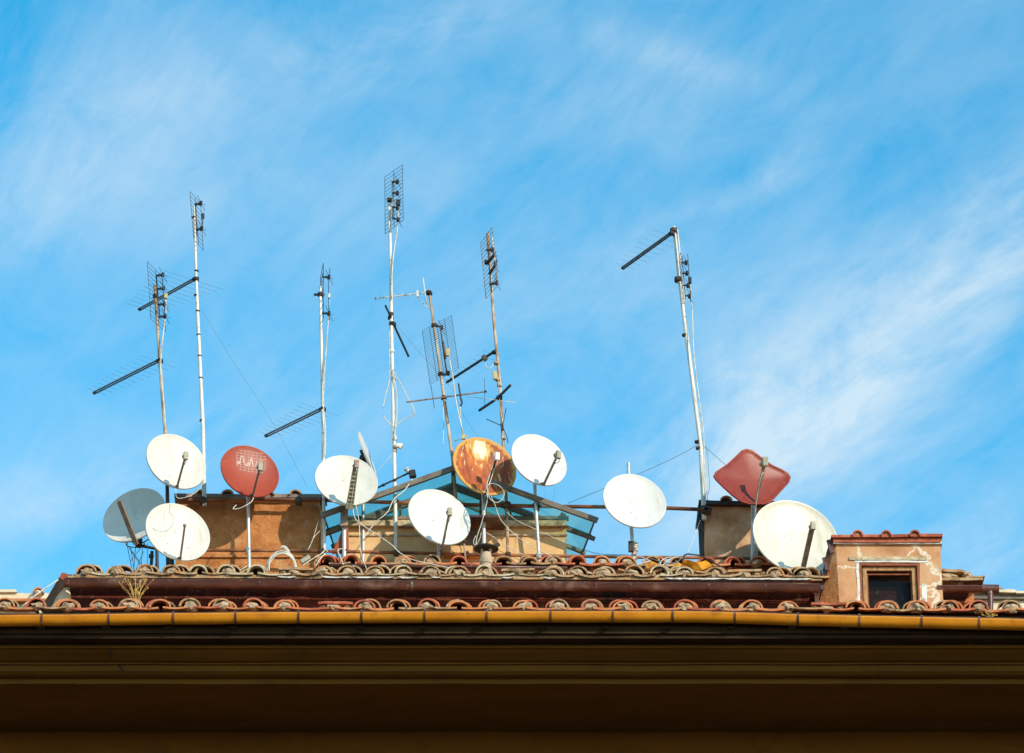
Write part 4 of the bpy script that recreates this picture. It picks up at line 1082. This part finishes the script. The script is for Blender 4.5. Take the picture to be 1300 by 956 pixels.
# ------------------------------------------------------------------ antenna masts
MG = 'television antenna masts'
def mast(label, line, Y, r, mat, r2=None):
    pp_ = [P(x, y, Y) for x, y in line]
    T_ = Thing('antenna_mast', pp_[0], label, 'antenna mast', MG)
    bm = NB(); tube(bm, pp_, r, 10, r2 or r * .8); T_.part('pole', bm, mat, smooth=True)
    return T_
def grid_ant(T_, TL, TR, BL, BR, Yl, Yr, rods, verts=(.0, .5, 1.0), mat='wire', r=.0035, dip=(), dmat='black', box_=None, boxmat='black', bow=.0, wire_off=.12):
    bm = NB()
    a, b, c, d = P(*TL, Yl), P(*TR, Yr), P(*BL, Yl), P(*BR, Yr)
    for k in range(rods):
        t = k / (rods - 1); p, q = a.lerp(c, t), b.lerp(d, t)
        if bow: m_ = (p + q) / 2 + Vector((0, bow, 0)); tube(bm, [p, p.lerp(m_, .8), m_, q.lerp(m_, .8), q], r, 5)
        else: tube(bm, [p, q], r, 5)
    for v in verts:
        p, q = a.lerp(b, v), c.lerp(d, v); o_ = Vector((0, bow * (1 - abs(2 * v - 1)), 0)); tube(bm, [p + o_, q + o_], r * 1.25, 5)
    g_ = T_.part('grid_antenna', bm, mat)
    for (x, y, x2, y2) in dip:
        bm = NB(); p, q = P(x, y, (Yl + Yr) / 2 - .02), P(x2, y2, (Yl + Yr) / 2 - .04 - wire_off)
        bar(bm, p, q, .035, .022); tube(bm, [q + Vector((-.01, 0, -.03)), q + Vector((.0, 0, .03))], .02, 8)
        # bow-tie wires
        for sx in (-1, 1):
            for sz in (-1, 1): tube(bm, [q, q + Vector((sx * .05, sx * .16, sz * .05)) * .9], .0032, 5)
        T_.part('dipole', bm, dmat, parent=g_)
    if box_:
        x, y, sx, sy = box_; bm = NB(); p = P(x, y, (Yl + Yr) / 2 - .04 - wire_off); bar(bm, p - Vector((0, 0, sy / 2)), p + Vector((0, 0, sy / 2)), sx, .05, up=(0, 1, 0)); bevel(bm, .006)
        T_.part('junction_box', bm, boxmat, parent=g_)
    return g_
def boom_ant(T_, A, B_, YA, YB, double=True, w_=.016, els=10, el=.16, mat='boom', tipmat='black', eldir=(.55, .8, .1), er=.0028, taper=.5, elmat='boom', clampsz=.045, gap=.034, clamp=True):
    a, b = P(*A, YA), P(*B_, YB); bm = NB(); d = (b - a).normalized()
    up = Vector((0, 0, 1)); s = d.cross(Vector((0, 1, 0))).normalized()
    if double:
        for e in (-1, 1): bar(bm, a + s * gap / 2 * e, b + s * gap / 2 * e, w_, w_, up=(0, 1, 0))
    else: bar(bm, a, b, w_, w_, up=(0, 1, 0))
    m_ = T_.part('boom_antenna', bm, mat)
    if els:
        bm = NB(); ed = Vector(eldir).normalized()
        for k in range(els):
            t = (k + .5) / els; L_ = el * (1 - taper * t); p = a.lerp(b, t)
            tube(bm, [p - ed * L_, p + ed * L_], er, 4)
        T_.part('element_rods', bm, elmat, parent=m_)
    bm = NB(); bar(bm, b - d * .02, b + d * .008, .026, clampsz, up=(0, 1, 0)); T_.part('end_cap', bm, tipmat, parent=m_)
    if not clamp: return m_
    bm = NB(); bar(bm, a - d * .02, a + d * .05, .035, clampsz + .01, up=(0, 1, 0)); bar(bm, a + Vector((-.04, .04, 0)), a + Vector((.04, .04, 0)), .03, .045)
    T_.part('clamp', bm, tipmat, parent=m_)
    return m_
def add_cable(T_, pts_, Y, r=.007, mat='cable', n=6, name='cable'):
    bm = NB(); tube(bm, curve_pts([P(x, y, Y) for x, y in pts_], n), r * .85, 6); return T_.part(name, bm, mat)
def collars(T_, pts_, Y, r=.028, mat='black', h=.02):
    for (x, y) in pts_:
        bm = NB(); p = P(x, y, Y); tube(bm, [p - Vector((0, 0, h / 2)), p + Vector((0, 0, h / 2))], r, 10); T_.part('strap', bm, mat)
YM = 1.75
m1 = mast('leftmost mast, rusty at the top, four bay grid antenna and a long low boom', [(213, 640), (210.5, 560), (203, 462), (196.5, 362)], YM, .026, 'rust_pole')
grid_ant(m1, (187, 332), (206, 351), (191.5, 405), (210, 421), YM - .30, YM + .12, 14, (0, .55, 1), 'wire', .003, [(199, 350, 207, 349), (200.5, 367, 208, 366), (201.5, 387, 209, 386), (203, 402.5, 210, 401.5)], box_=(210.5, 376, .045, .08), boxmat='yellow_box')
bm = NB(); tube(bm, [P(198.5, 350, YM - .1), P(203, 404, YM - .1)], .008, 6); tube(bm, [P(206, 348, YM - .5), P(210, 402, YM - .5)], .006, 6); m1.part('support_rod', bm, 'wire')
boom_ant(m1, (203, 457), (119.5, 499), YM, YM + 1.0, els=12, el=.30, er=.0016, eldir=(.76, .65, 0))
add_cable(m1, [(210.5, 380), (210, 400), (206.5, 430), (204.5, 450), (204, 470), (207, 500), (210, 545)], YM - .08, .011)
collars(m1, [(197.5, 376)], YM, .04, 'bracket', .05)
m2 = mast('tall pale strapped mast at the left, small grid antenna on top, boom reaching left', [(259.5, 642), (257.5, 540), (251, 400), (249, 350), (246.5, 262)], YM + .03, .032, 'pale_pole', .016)
grid_ant(m2, (241, 243), (255, 258), (246, 303), (258, 318), YM - .25, YM + .10, 12, (0, .5, 1), 'wire', .003, [(248, 260, 255.5, 258), (250, 292, 256.5, 290)], box_=(257.5, 274.5, .045, .07))
bm = NB(); tube(bm, [P(248, 258, YM - .1), P(250, 300, YM - .1)], .007, 6); tube(bm, [P(258, 270, YM - .3), P(256.5, 292, YM - .3)], .008, 6); m2.part('support_rod', bm, 'wire')
boom_ant(m2, (248.5, 353.5), (177, 393), YM, YM + .95, els=11, el=.5, eldir=(.80, .60, 0), er=.0016)
collars(m2, [(249.5, 344), (250, 353), (253.5, 452), (255, 480), (256, 534), (245.5, 276)], YM + .03, .030, 'black', .016)
collars(m2, [(248.7, 375), (251, 395), (252, 425)], YM + .03, .028, 'black', .02)
m3 = mast('pale mast right of the left chimney with a dark antenna seen edge on', [(412, 722), (410, 560), (408.5, 460), (406.5, 364)], YM, .025, 'pale_pole')
grid_ant(m3, (410.5, 334), (407, 352), (410.5, 404), (407.5, 412), YM - .28, YM + .12, 8, (0, 1), 'wire', .0045, [(410, 352, 418, 352), (410, 398, 418, 398)], box_=(418, 376, .03, .07), boxmat='pale_pole')
bm = NB(); tube(bm, [P(419, 341, YM - .25), P(417, 360, YM - .25), P(418, 406, YM - .25)], .007, 6); bar(bm, P(398.5, 374, YM), P(412, 374, YM), .04, .02); m3.part('support_rod', bm, 'wire')
collars(m3, [(407, 374)], YM, .04, 'bracket', .05)
boom_ant(m3, (410, 518.5), (337.5, 553.5), YM, YM + .85, els=11, el=.32, eldir=(.76, .65, 0), er=.0016)
add_cable(m3, [(418, 375), (417.5, 395), (415, 430), (411.5, 480), (410.5, 515), (413, 545), (412.5, 580)], YM - .06, .011)
m4 = mast('tallest mast, with the highest grid antenna and white cables looping off it', [(503.5, 722), (500, 560), (497, 420), (496, 330), (494, 258)], YM, .028, 'pale_pole')
grid_ant(m4, (488.5, 225), (511, 209), (489, 297), (512, 279), YM + .18, YM - .22, 16, (0, .5, 1), 'wire', .0032, [(498.5, 231, 505, 231), (499, 245, 505, 245.5), (499, 263, 505, 264), (499, 277, 506, 279)], box_=(505.5, 257.5, .06, .09), wire_off=.1)
bm = NB(); tube(bm, [P(498, 228, YM - .03), P(499, 278, YM - .03)], .014, 8); m4.part('support_rod', bm, 'pale_pole')
collars(m4, [(494.5, 254), (496.5, 399), (497, 411)], YM, .036, 'bracket', .045)
boom_ant(m4, (499, 410), (518.5, 452), YM - .03, YM + .9, double=False, w_=.022, els=0, mat='dark', clampsz=.022); boom_ant(m4, (496, 402), (489.5, 388.5), YM - .03, YM - .35, double=False, w_=.020, els=0, mat='dark', clampsz=.02)
add_cable(m4, [(505.5, 262), (505, 285), (500, 320), (497.5, 350), (497, 380)], YM - .05, .011)
add_cable(m4, [(495, 420), (494.5, 450), (494.5, 480), (490, 500), (486, 518)], YM - .05, .008)
add_cable(m4, [(486, 527), (492, 535), (500, 542)], YM - .05, .008)
add_cable(m4, [(498.5, 475), (503, 495), (504, 520), (502, 545)], YM - .05, .008)
add_cable(m4, [(499, 470), (510, 490), (524, 517), (525.5, 526), (515, 531), (503, 541), (501, 560)], YM - .05, .008)
bm = NB(); p = P(504.5, 565.5, YM - .05); tube(bm, [p + Vector((-.06, 0, -.01)), p + Vector((.05, 0, .0))], .035, 8); bar(bm, p + Vector((.03, 0, -.04)), p + Vector((.07, 0, .01)), .06, .03); m4.part('amplifier_box', bm, 'lnb_white')
collars(m4, [(500.5, 557), (501, 572), (499, 480), (497.5, 446)], YM, .034, 'lnb_white', .05)
m5 = mast('rusty leaning mast in the centre with a wide fine grid and two thin yagis', [(580, 650), (575, 585), (563, 500), (551, 415), (544.5, 368)], YM + .05, .024, 'rust_pole')
boom_ant(m5, (545, 371), (476.5, 379), YM, YM + .2, double=False, w_=.012, els=7, el=.05, eldir=(.05, .25, 1), er=.004, mat='pale_pole', elmat='pale_pole', taper=.3, clampsz=.012)
bm = NB(); tube(bm, [P(537, 353, YM - .05), P(541.5, 386, YM - .05)], .009, 6); bar(bm, P(530, 369, YM - .05), P(530.5, 377, YM - .05), .03, .03, up=(0, 1, 0)); m5.part('dipole', bm, 'pale_pole')
add_cable(m5, [(530.5, 377), (536, 384), (545, 392)], YM, .006)
collars(m5, [(544.5, 371)], YM + .05, .036, 'bracket', .035)
grid_ant(m5, (536, 420), (573, 400.5), (546, 488), (582.5, 468), YM + .22, YM - .28, 26, (0, .25, .5, .76, 1), 'wire', .0026, [(555, 413.5, 561, 416), (562.5, 476, 569.5, 474)], box_=(568.5, 447.5, .05, .11), boxmat='yellow_box')
bm = NB(); tube(bm, [P(559, 415, YM - .3), P(567, 473, YM - .3)], .011, 6); tube(bm, [P(562, 434, YM - .33), P(565, 455, YM - .33)], .02, 6); m5.part('support_rod', bm, 'bracket')
collars(m5, [(551, 413), (559.5, 475), (563.5, 505)], YM + .05, .04, 'bracket', .045)
bo = boom_ant(m5, (516, 510.5), (617, 497), YM - .05, YM - .2, double=False, w_=.016, els=0, mat='arm', clampsz=.02, clamp=False)
bm = NB(); 
for (x, y, x2, y2, r_) in ((547, 488.5, 551.5, 518.5, .005), (615, 480, 615.5, 516, .004)): tube(bm, [P(x, y, YM - .2), P(x2, y2, YM - .2)], r_, 6)
m5.part('element_rods', bm, 'wire', parent=bo)
bm = NB(); bar(bm, P(582, 487, YM - .2), P(585, 506, YM - .2), .022, .02, up=(0, 1, 0)); tube(bm, curve_pts([P(585, 506, YM - .2), P(586.5, 511, YM - .2), P(584.5, 516, YM - .2)], 4), .014, 6); m5.part('dipole', bm, 'dark', parent=bo)
add_cable(m5, [(570, 452), (575, 480), (580, 515), (588, 550)], YM - .25, .010); add_cable(m5, [(584, 516), (585, 535), (587, 550)], YM - .22, .008)
bm = NB(); p = P(588.5, 554.5, YM - .2); bar(bm, p - Vector((0, 0, .035)), p + Vector((0, 0, .035)), .05, .04, up=(0, 1, 0)); tube(bm, [P(577, 560, YM - .2), P(595, 553, YM - .2)], .006, 6); m5.part('junction_box', bm, 'yellow_box')
add_cable(m5, [(563, 515), (563, 545), (562.5, 565)], YM, .006)
m6 = mast('slim mast behind the rusty dish with a slanting grid on top and crossing bars', [(645.5, 722), (643, 640), (639, 565), (634, 480), (627, 410), (619, 296)], YM + .02, .024, 'rust_pole')
grid_ant(m6, (610, 309), (625, 288.5), (617, 379), (632, 362), YM + .24, YM - .25, 15, (0, .5, 1), 'wire_rust', .0042, [(618, 318, 626, 317), (620, 332, 628, 323), (621, 348, 629, 336), (622, 361, 631, 359)], dmat='bracket', box_=(629.5, 334, .03, .08), wire_off=.1)
bm = NB(); tube(bm, [P(625, 300, YM - .1), P(631, 360, YM - .1)], .010, 6); m6.part('support_rod', bm, 'pale_pole')
collars(m6, [(618, 333)], YM, .036, 'bracket', .045)
boom_ant(m6, (628, 446), (567, 485.5), YM, YM + .95, double=False, w_=.026, els=8, el=.16, eldir=(.8, .6, 0), mat='dark', er=.0016, clampsz=.02)
bm = NB(); bar(bm, P(613, 452, YM - .15), P(617, 457, YM - .15), .06, .05); m6.part('junction_box', bm, 'bracket')
add_cable(m6, [(616, 457), (617, 465), (621, 468), (626, 463)], YM - .1, .006)
boom_ant(m6, (634, 503), (648, 489), YM - .04, YM - .35, double=False, w_=.026, els=0, mat='dark', clampsz=.02); boom_ant(m6, (634, 504), (608.5, 521), YM - .04, YM + .4, double=False, w_=.026, els=0, mat='dark', clampsz=.02)
bm = NB(); bar(bm, P(628, 472, YM - .1), P(629, 482, YM - .1), .06, .05, up=(0, 1, 0)); bevel(bm, .006); m6.part('amplifier_box', bm, 'yellow_box')
bm = NB(); 
for q in ([(638, 541), (617.5, 532)], [(638, 541), (642.5, 518.5)], [(638.5, 543), (644, 556), (645, 563)]): tube(bm, [P(x, y, YM - .05) for x, y in q], .006, 6)
bar(bm, P(637, 538, YM - .05), P(638, 546, YM - .05), .04, .04, up=(0, 1, 0)); m6.part('whip_antenna', bm, 'dark')
bm = NB(); tube(bm, [P(593, 503.5, YM - .1), P(655, 511, YM - .15)], .004, 5); m6.part('thin_rod', bm, 'cable')
add_cable(m6, [(632, 480), (634, 500), (634.5, 515), (638, 540), (637, 560)], YM - .04, .007, 'rust_pole')
collars(m6, [(630, 461), (632, 482), (634, 489), (639, 556)], YM, .034, 'rust_pole', .04)
m7 = mast('pale mast leaning left at the right chimney, a boom at its very top', [(894, 660), (889.5, 565), (872, 430), (862, 350), (855.5, 288)], YM + .1, .032, 'pale_pole', .024)
boom_ant(m7, (853, 295.5), (790.5, 340.5), YM, YM + 1.05, els=9, el=.3, eldir=(.82, .57, 0), er=.0015, w_=.022, gap=.03)
collars(m7, [(855.5, 293), (861, 355)], YM + .1, .055, 'bracket', .06)
grid_ant(m7, (864, 320), (862, 330), (868.5, 384), (867, 386), YM - .05, YM - .3, 10, (0, 1), 'wire', .003, [(866, 333.5, 871.5, 333.5), (867, 347, 872.5, 347), (869, 362.5, 874, 362.5), (871, 375.5, 876, 376)], box_=(875.8, 356, .045, .09), wire_off=.2)
bm = NB(); tube(bm, [P(873, 322, YM - .4), P(877, 384, YM - .4)], .005, 6); tube(bm, [P(866, 325, YM - .3), P(870, 380, YM - .3)], .006, 6); m7.part('support_rod', bm, 'wire')
add_cable(m7, [(860, 291), (861.5, 305), (865, 340), (869, 385)], YM + .02, .012, 'pale_pole')
add_cable(m7, [(876.5, 362), (879, 400), (881, 450), (888, 510), (893, 550), (894, 600), (896, 640)], YM - .02, .009)
add_cable(m7, [(880, 490), (889, 540), (895, 590), (898, 635)], YM + .0, .006)
add_cable(m7, [(894, 566), (898, 575), (899.5, 600), (901, 615), (899, 628)], YM - .02, .004, 'cable_grey')
collars(m7, [(869, 425.5), (885, 561), (886.5, 569)], YM + .1, .036, 'bracket', .03)

# small extra posts
def post(px, y0, y1, Y, r, mat, label, extra=None):
    T_ = Thing('post', P(px[1], y1, Y), label, 'post', 'short posts on the rails')
    bm = NB(); tube(bm, [P(px[0], y0, Y), P(px[1], y1, Y)], r, 8); T_.part('shaft', bm, mat, smooth=True)
    bm = NB(); p = P((px[0] + px[1]) / 2, y0 + 6, Y); tube(bm, [p - Vector((0, 0, .02)), p + Vector((0, 0, .02))], r + .012, 8); T_.part('collar', bm, 'bracket')
post((588.5, 592), 682, 722, YM - .1, .013, 'rust_pole', 'thin rusty post behind the vent pot, right of the clean white dish')
post((216, 218), 700, 735, YM - .3, .045, 'dark', 'thick dark post under the cream dish at the left end')
post((193, 191), 700, 735, YM - .2, .022, 'dark', 'slim dark post between the wire frame and the thick dark post')
# wire frame under the grey dish
T_ = Thing('wire_tripod', P(176, 735, Y1 + .6), 'thin dark wire lattice stand under the grey-blue dish facing left', 'antenna stand')
bm = NB(); Yt = Y1 + .6
for q in ([(161, 690), (170, 735)], [(166, 695), (172, 735)], [(172, 695), (169, 735)], [(181, 692), (178, 735)], [(187, 690), (187.5, 735)], [(166, 712), (183, 690)], [(168, 700), (186, 725)], [(191, 735), (201, 705)], [(168, 735), (182, 700)], [(159, 688), (180, 720)]):
    tube(bm, [P(q[0][0], q[0][1], Yt), P(q[1][0], q[1][1], Yt + .15)], .0045, 5)
T_.part('legs', bm, 'wire')
bm = NB(); ring = [P(172 + 12 * math.cos(t * math.pi / 8), 691 + 4 * math.sin(t * math.pi / 8), Yt + .1 * math.sin(t)) for t in range(17)]; tube(bm, ring, .007, 6); tube(bm, curve_pts([P(182, 678, Yt), P(190, 683, Yt), P(176, 692, Yt)], 5), .008, 6)
T_.part('ring', bm, 'wire')
# box on pole of lone dish
T_ = Thing('switch_box', P(801, 694, Y1 + .2), 'small dark box clamped to the pole under the lone white dish', 'box')
bm = NB(); p = P(801, 694, Y1 + .22); bar(bm, p - Vector((0, 0, .075)), p + Vector((0, 0, .075)), .07, .05, up=(0, 1, 0)); bevel(bm, .006); T_.part('case', bm, 'dark')
bm = NB(); p = P(806, 698, Y1 + .28); 
for k in range(5): lump(bm, p + Vector((.01 * (k % 2), 0, -.05 + .035 * k)), .035, .035, .022, k, .8)
T_.part('wrapping', bm, 'cable')

# ------------------------------------------------------------------ guy wires and loose cables
def cable(name, pts_, r, mat, label, n=6, group='loose cables', cat='cable'):
    pp_ = [P(*q) for q in pts_]; bm = NB(); tube(bm, curve_pts(pp_, n), r * .66, 6)
    return single(name, bm, mat, label, cat, group, origin=pp_[0])
cable('guy_wire', [(721, 639, 2.0), (760, 623, 1.95), (810, 602, 1.9), (860, 579, 1.88), (887, 564, 1.84)], .0055, 'cable_grey', 'dark guy wire rising from the skylight to the leaning right mast', group='guy wires', cat='wire')
cable('guy_wire', [(891, 563, 1.84), (906, 577, 1.9), (930, 600, 2.0), (955, 640, 2.4)], .005, 'cable_grey', 'dark guy wire falling right from the leaning mast behind the red square dish', group='guy wires', cat='wire')
cable('guy_wire', [(255, 392, 1.75), (300, 465, 1.9), (345, 535, 2.0), (390, 618, 2.1)], .0028, 'cable_grey', 'very thin long wire falling right from the tall strapped mast', group='guy wires', cat='wire')
cable('guy_wire', [(503, 412, 1.7), (535, 450, 1.8), (575, 495, 1.8), (590, 530, 1.8), (640, 600, 2.0)], .0028, 'cable_grey', 'very thin wire from the tallest mast towards the rusty dish', group='guy wires', cat='wire')
cable('guy_wire', [(739, 697, 2.0), (760, 703, 1.9), (798, 704.5, 1.7)], .006, 'cable_grey', 'dark wire from the skylight corner to the lone dish pole', group='guy wires', cat='wire')
cable('guy_wire', [(500, 575, 1.75), (488, 588, 1.75), (478, 600, 1.75)], .005, 'cable', 'short pale stay from the tallest mast to the edge-on dish', group='guy wires', cat='wire')
cable('cable', [(28, 770, .3), (50, 752, .4), (74, 736, .45)], .012, 'cable', 'white cable slanting up to the left verge of the upper roof')
cable('cable', [(523, 608, 1.6), (514, 622, 1.5), (500, 634, 1.35), (492, 650, 1.3), (478, 662, 1.3), (468, 674, 1.3), (460, 686, 1.3)], .010, 'cable', 'white cable hanging from the edge-on dish feed down left')
cable('cable', [(448, 647, 1.2), (452, 660, 1.15), (468, 672, 1.1), (495, 690, 1.0), (508, 702, .95), (525, 711, .9), (548, 716, .9), (575, 722, .8)], .010, 'cable', 'white cable running right across the skylight wall to the tiles')
cable('cable', [(452, 641, 1.2), (456, 665, 1.15), (458, 700, 1.0), (466, 724, .7)], .009, 'cable', 'white cable dropping straight from the perforated-arm dish')
cable('cable', [(630, 586, 1.2), (622, 612, 1.15), (616, 622, 1.15), (619, 632, 1.15), (612, 662, 1.2), (606, 680, 1.2), (604, 692, 1.2)], .009, 'cable', 'cream cable dropping left from the rusty dish feed')
bm_l = [(627, 588, 1.18), (621, 605, 1.15), (618, 618, 1.12), (622, 633, 1.12), (631, 638, 1.12), (638, 633, 1.12), (640, 625, 1.12), (634, 617, 1.12), (624, 614, 1.12), (619, 620, 1.12), (628, 640, 1.2), (636, 660, 1.25), (655, 680, 1.2), (680, 697, 1.15), (700, 706, 1.1)]
cable('cable', bm_l, .008, 'cable', 'long cream cable looped below the rusty dish')
cable('cable', [(643, 650, 1.6), (655, 660, 1.6), (680, 672, 1.6), (720, 690, 1.6)], .006, 'cable', 'thin pale cable slanting over the right half of the skylight wall')
cable('cable', [(604, 680, 1.3), (601, 688, 1.3), (604, 692, 1.3), (609, 684, 1.3), (611, 676, 1.3)], .007, 'cable', 'small white cable loop left of the vent pot')
cable('cable', [(617, 676, 1.3), (630, 684, 1.3), (645, 694, 1.25), (664, 704, 1.2)], .006, 'cable', 'pale cable crossing behind the vent pot')
cable('cable', [(223, 620, 1.2), (225, 632, 1.15), (240, 630, 1.3), (252, 622, 1.6), (258, 612, 1.7)], .007, 'cable', 'white cable under the uppermost left dish')
cable('cable', [(322, 632, 1.2), (318, 638, 1.15), (305, 645, 1.1), (296, 646, 1.1), (300, 641, 1.12)], .009, 'cable', 'white cable end hanging from the red grid dish')
cable('cable', [(216, 640, .98), (215, 650, .95), (220, 656, .93), (218, 668, .93), (208, 675, .93), (196, 672, .94), (190, 664, .96)], .004, 'cable_grey', 'thin dark wire curling over the cream dish')
cable('cable', [(692, 616, 1.3), (692.5, 630, 1.3), (693, 642, 1.3)], .003, 'cable_grey', 'thin dark wire hanging under the white dish right of the rusty one')
cable('cable', [(703, 616, 1.3), (704, 628, 1.3), (701, 638, 1.3)], .003, 'cable_grey', 'second thin wire hanging near the same dish, further right')
cable('cable', [(889, 660, 1.7), (880, 685, 1.5), (870, 708, 1.2)], .006, 'cable', 'pale cable falling left beside the right chimney')
cable('cable', [(404, 662, 1.6), (397, 685, 1.4), (391, 698, 1.2)], .006, 'cable', 'grey-white cable falling at the right edge of the left chimney')
cable('cable', [(406, 674, 1.6), (398, 683, 1.5), (393, 695, 1.3)], .006, 'cable', 'second pale cable at the right edge of the left chimney, lower start')
cable('cable', [(384, 718, .8), (396, 710, .85), (408, 703, .9), (413, 698, .95), (416, 701, 1.0)], .012, 'cable', 'thick white cable rising right from the flat slab')
cable('cable', [(401, 719, .7), (406, 710, .8), (413, 702, .95)], .010, 'cable', 'short white cable right of the thick one by the flat slab')
cable('cable', [(436, 717, .75), (432, 707, .8), (429, 700, .9), (431, 697, .95), (436, 697, 1.0)], .011, 'cable', 'white cable hooked over the lower rail')
cable('cable', [(300, 727, .7), (308, 722, .8), (316, 717, .9)], .008, 'cable', 'short cable at the foot of the red dish pole')
# coil of cable
bm = NB()
for k in range(5):
    ctrl = []
    for t in range(9):
        a_ = math.pi * (t / 8) ; rr_ = 17 + k * .7
        ctrl.append(P(358 - math.cos(a_) * (rr_ + rnd.uniform(-1, 1)), 725 - math.sin(a_) * (22 + k * .9 + rnd.uniform(-.8, .8)), .72 + k * .015))
    tube(bm, curve_pts(ctrl, 4), .008, 6)
single('cable_coil', bm, 'cable', 'coil of cream cable standing on the tiles below the left chimney', 'cable coil', origin=P(358, 728, .75))
bm = NB()
for k in range(4):
    tube(bm, curve_pts([P(355 + k, 696 - k, .9), P(361, 693 + k, .9), P(367, 700 + k, .88), P(369, 710, .85)], 4), .009, 6)
single('cable_bundle', bm, 'cable', 'small tied bundle of white cable above the coil', 'cable bundle', origin=P(361, 700, .9))
T_ = Thing('junction_box', P(388, 712, .85), 'pale green weathered box lying tilted beside the cable coil', 'box')
bm = NB(); bar(bm, P(382, 714, .85), P(393.5, 707, .85), .06, .06, up=(0, 1, 0)); bevel(bm, .006); T_.part('case', bm, 'lnb')
# tangle of cables near the right chimney
tang = [([(790, 730, .7), (800, 722, .8), (812, 716, .85), (826, 712, .9)], .011, 'cable', 'white cable slanting up to the tangle from the tiles'),
        ([(812, 706, 1.0), (830, 715, .9), (840, 724, .8), (848, 729, .7)], .009, 'cable', 'cream cable crossing down through the tangle'),
        ([(835, 733, .7), (840, 720, .8), (850, 710, .9), (862, 706, 1.0)], .009, 'cable', 'white cable arching up through the tangle'),
        ([(826, 709, .95), (838, 713, .9), (848, 715, .88), (860, 713, .9), (869, 704, .95)], .010, 'cable_grey', 'grey cable sagging in the tangle'),
        ([(846, 728, .7), (838, 718, .75), (842, 710, .8), (852, 707, .9)], .008, 'cable', 'cream curl of cable in the middle of the tangle'),
        ([(866, 713, .9), (871, 704, .95), (878, 704, .95), (890, 706, .95), (905, 714, .9), (920, 722, .8)], .017, 'dark', 'thick dark hose ending the tangle at the right'),
        ([(858, 712, .9), (868, 719, .85), (880, 724, .8), (888, 727, .75)], .009, 'yellow_box', 'thin yellowed pipe lying over the orange sheet'),
        ([(815, 712, .9), (822, 722, .85), (832, 716, .8)], .010, 'cable_grey', 'short grey cable at the left of the tangle')]
for q, r_, m_, l_ in tang: cable('cable', q, r_, m_, l_)
# orange sheets
def rag(pts_, Y, label):
    bm = NB(); prism(bm, [P(x, y, Y + i * .01) for i, (x, y) in enumerate(pts_)], (0, .25, .03))
    bmesh.ops.triangulate(bm, faces=bm.faces[:]); roughen(bm, 4, .03, pts_[0][0], 7)
    return single('orange_sheet', bm, 'tarp', label, 'sheet', 'orange weathered sheets', origin=P(*pts_[0], Y))
rag([(866, 712), (873, 710.5), (885, 712.5), (897, 711), (906, 719), (892, 724), (882, 723), (872, 719)], .88, 'larger orange crumpled sheet between the tiles below the right chimney')
rag([(820, 716), (827, 712), (834, 715), (833, 721), (822, 722)], .84, 'small orange scrap under the cable tangle')
rag([(852, 719), (859, 715), (864, 718), (862, 723), (853, 723)], .8, 'smallest orange scrap between the two others')

# vent pot
T_ = Thing('vent_pot', P(617, 728, .95), 'pale clay vent pot with a flat dark cap among the tiles below the rusty dish', 'vent pot')
def lathe(bm, c, prof_, n=16):
    rows = []
    for (r_, z_) in prof_: rows.append([bm.verts.new((c.x + r_ * math.cos(2 * math.pi * k / n), c.y + r_ * math.sin(2 * math.pi * k / n), c.z + z_)) for k in range(n)])
    for a_, b_ in zip(rows, rows[1:]):
        for k in range(n): bm.faces.new((a_[k], a_[(k + 1) % n], b_[(k + 1) % n], b_[k])).smooth = True
    bm.faces.new(list(reversed(rows[0]))); bm.faces.new(rows[-1])
c = P(617, 730, .95)
bm = NB(); lathe(bm, c, [(.075, 0), (.07, .10), (.068, .15), (.082, .16), (.084, .24), (.072, .25), (.065, .31)]); T_.part('pot', bm, 'ceramic', smooth=True)
bm = NB(); 
for s_ in (-1, 1): bar(bm, c + Vector((s_ * .055, 0, .31)), c + Vector((s_ * .055, 0, .37)), .03, .06, up=(0, 1, 0))
T_.part('cap_support', bm, 'ceramic')
bm = NB(); lathe(bm, c, [(.10, .36), (.165, .365), (.165, .375), (.09, .415)], 14); bar(bm, c + Vector((.13, -.03, .40)), c + Vector((.17, -.03, .43)), .03, .05); T_.part('cap', bm, 'dark')

# dry plants
def dry_plant(base, hgt, spread, n, label, Y):
    bm = NB(); b0 = P(base[0], base[1], Y); k = .01
    for i in range(n):
        a_ = (i / (n - 1) - .5) * 2; h_ = hgt * rnd.uniform(.7, 1.0) * (1 - .25 * abs(a_))
        tip = b0 + Vector((a_ * spread + rnd.uniform(-.02, .02), rnd.uniform(-.08, .08), h_)); mid = b0.lerp(tip, .5) + Vector((-a_ * spread * .12, 0, h_ * .05))
        pp_ = curve_pts([b0 + Vector((a_ * .02, 0, -.03)), mid, tip], 5); tube(bm, pp_, .0045, 5, .0025)
        for j in range(3):
            q = pp_[rnd.randint(3, len(pp_) - 2)]; tube(bm, [q, q + Vector((rnd.uniform(-.07, .07), rnd.uniform(-.04, .04), rnd.uniform(.03, .11)))], .0035, 4, .002)
        lump(bm, tip, .006, .006, .012, i, .3)
    return single('dry_weed', bm, 'straw', label, 'weed', 'dry weeds in the gutters', origin=b0)
dry_plant((172, 771), .47, .20, 13, 'tall golden dry weed growing from the lower tiles at the left', .05)
dry_plant((1256, 786), .10, .10, 9, 'low dry weed in the yellow gutter at the right end', -.02)
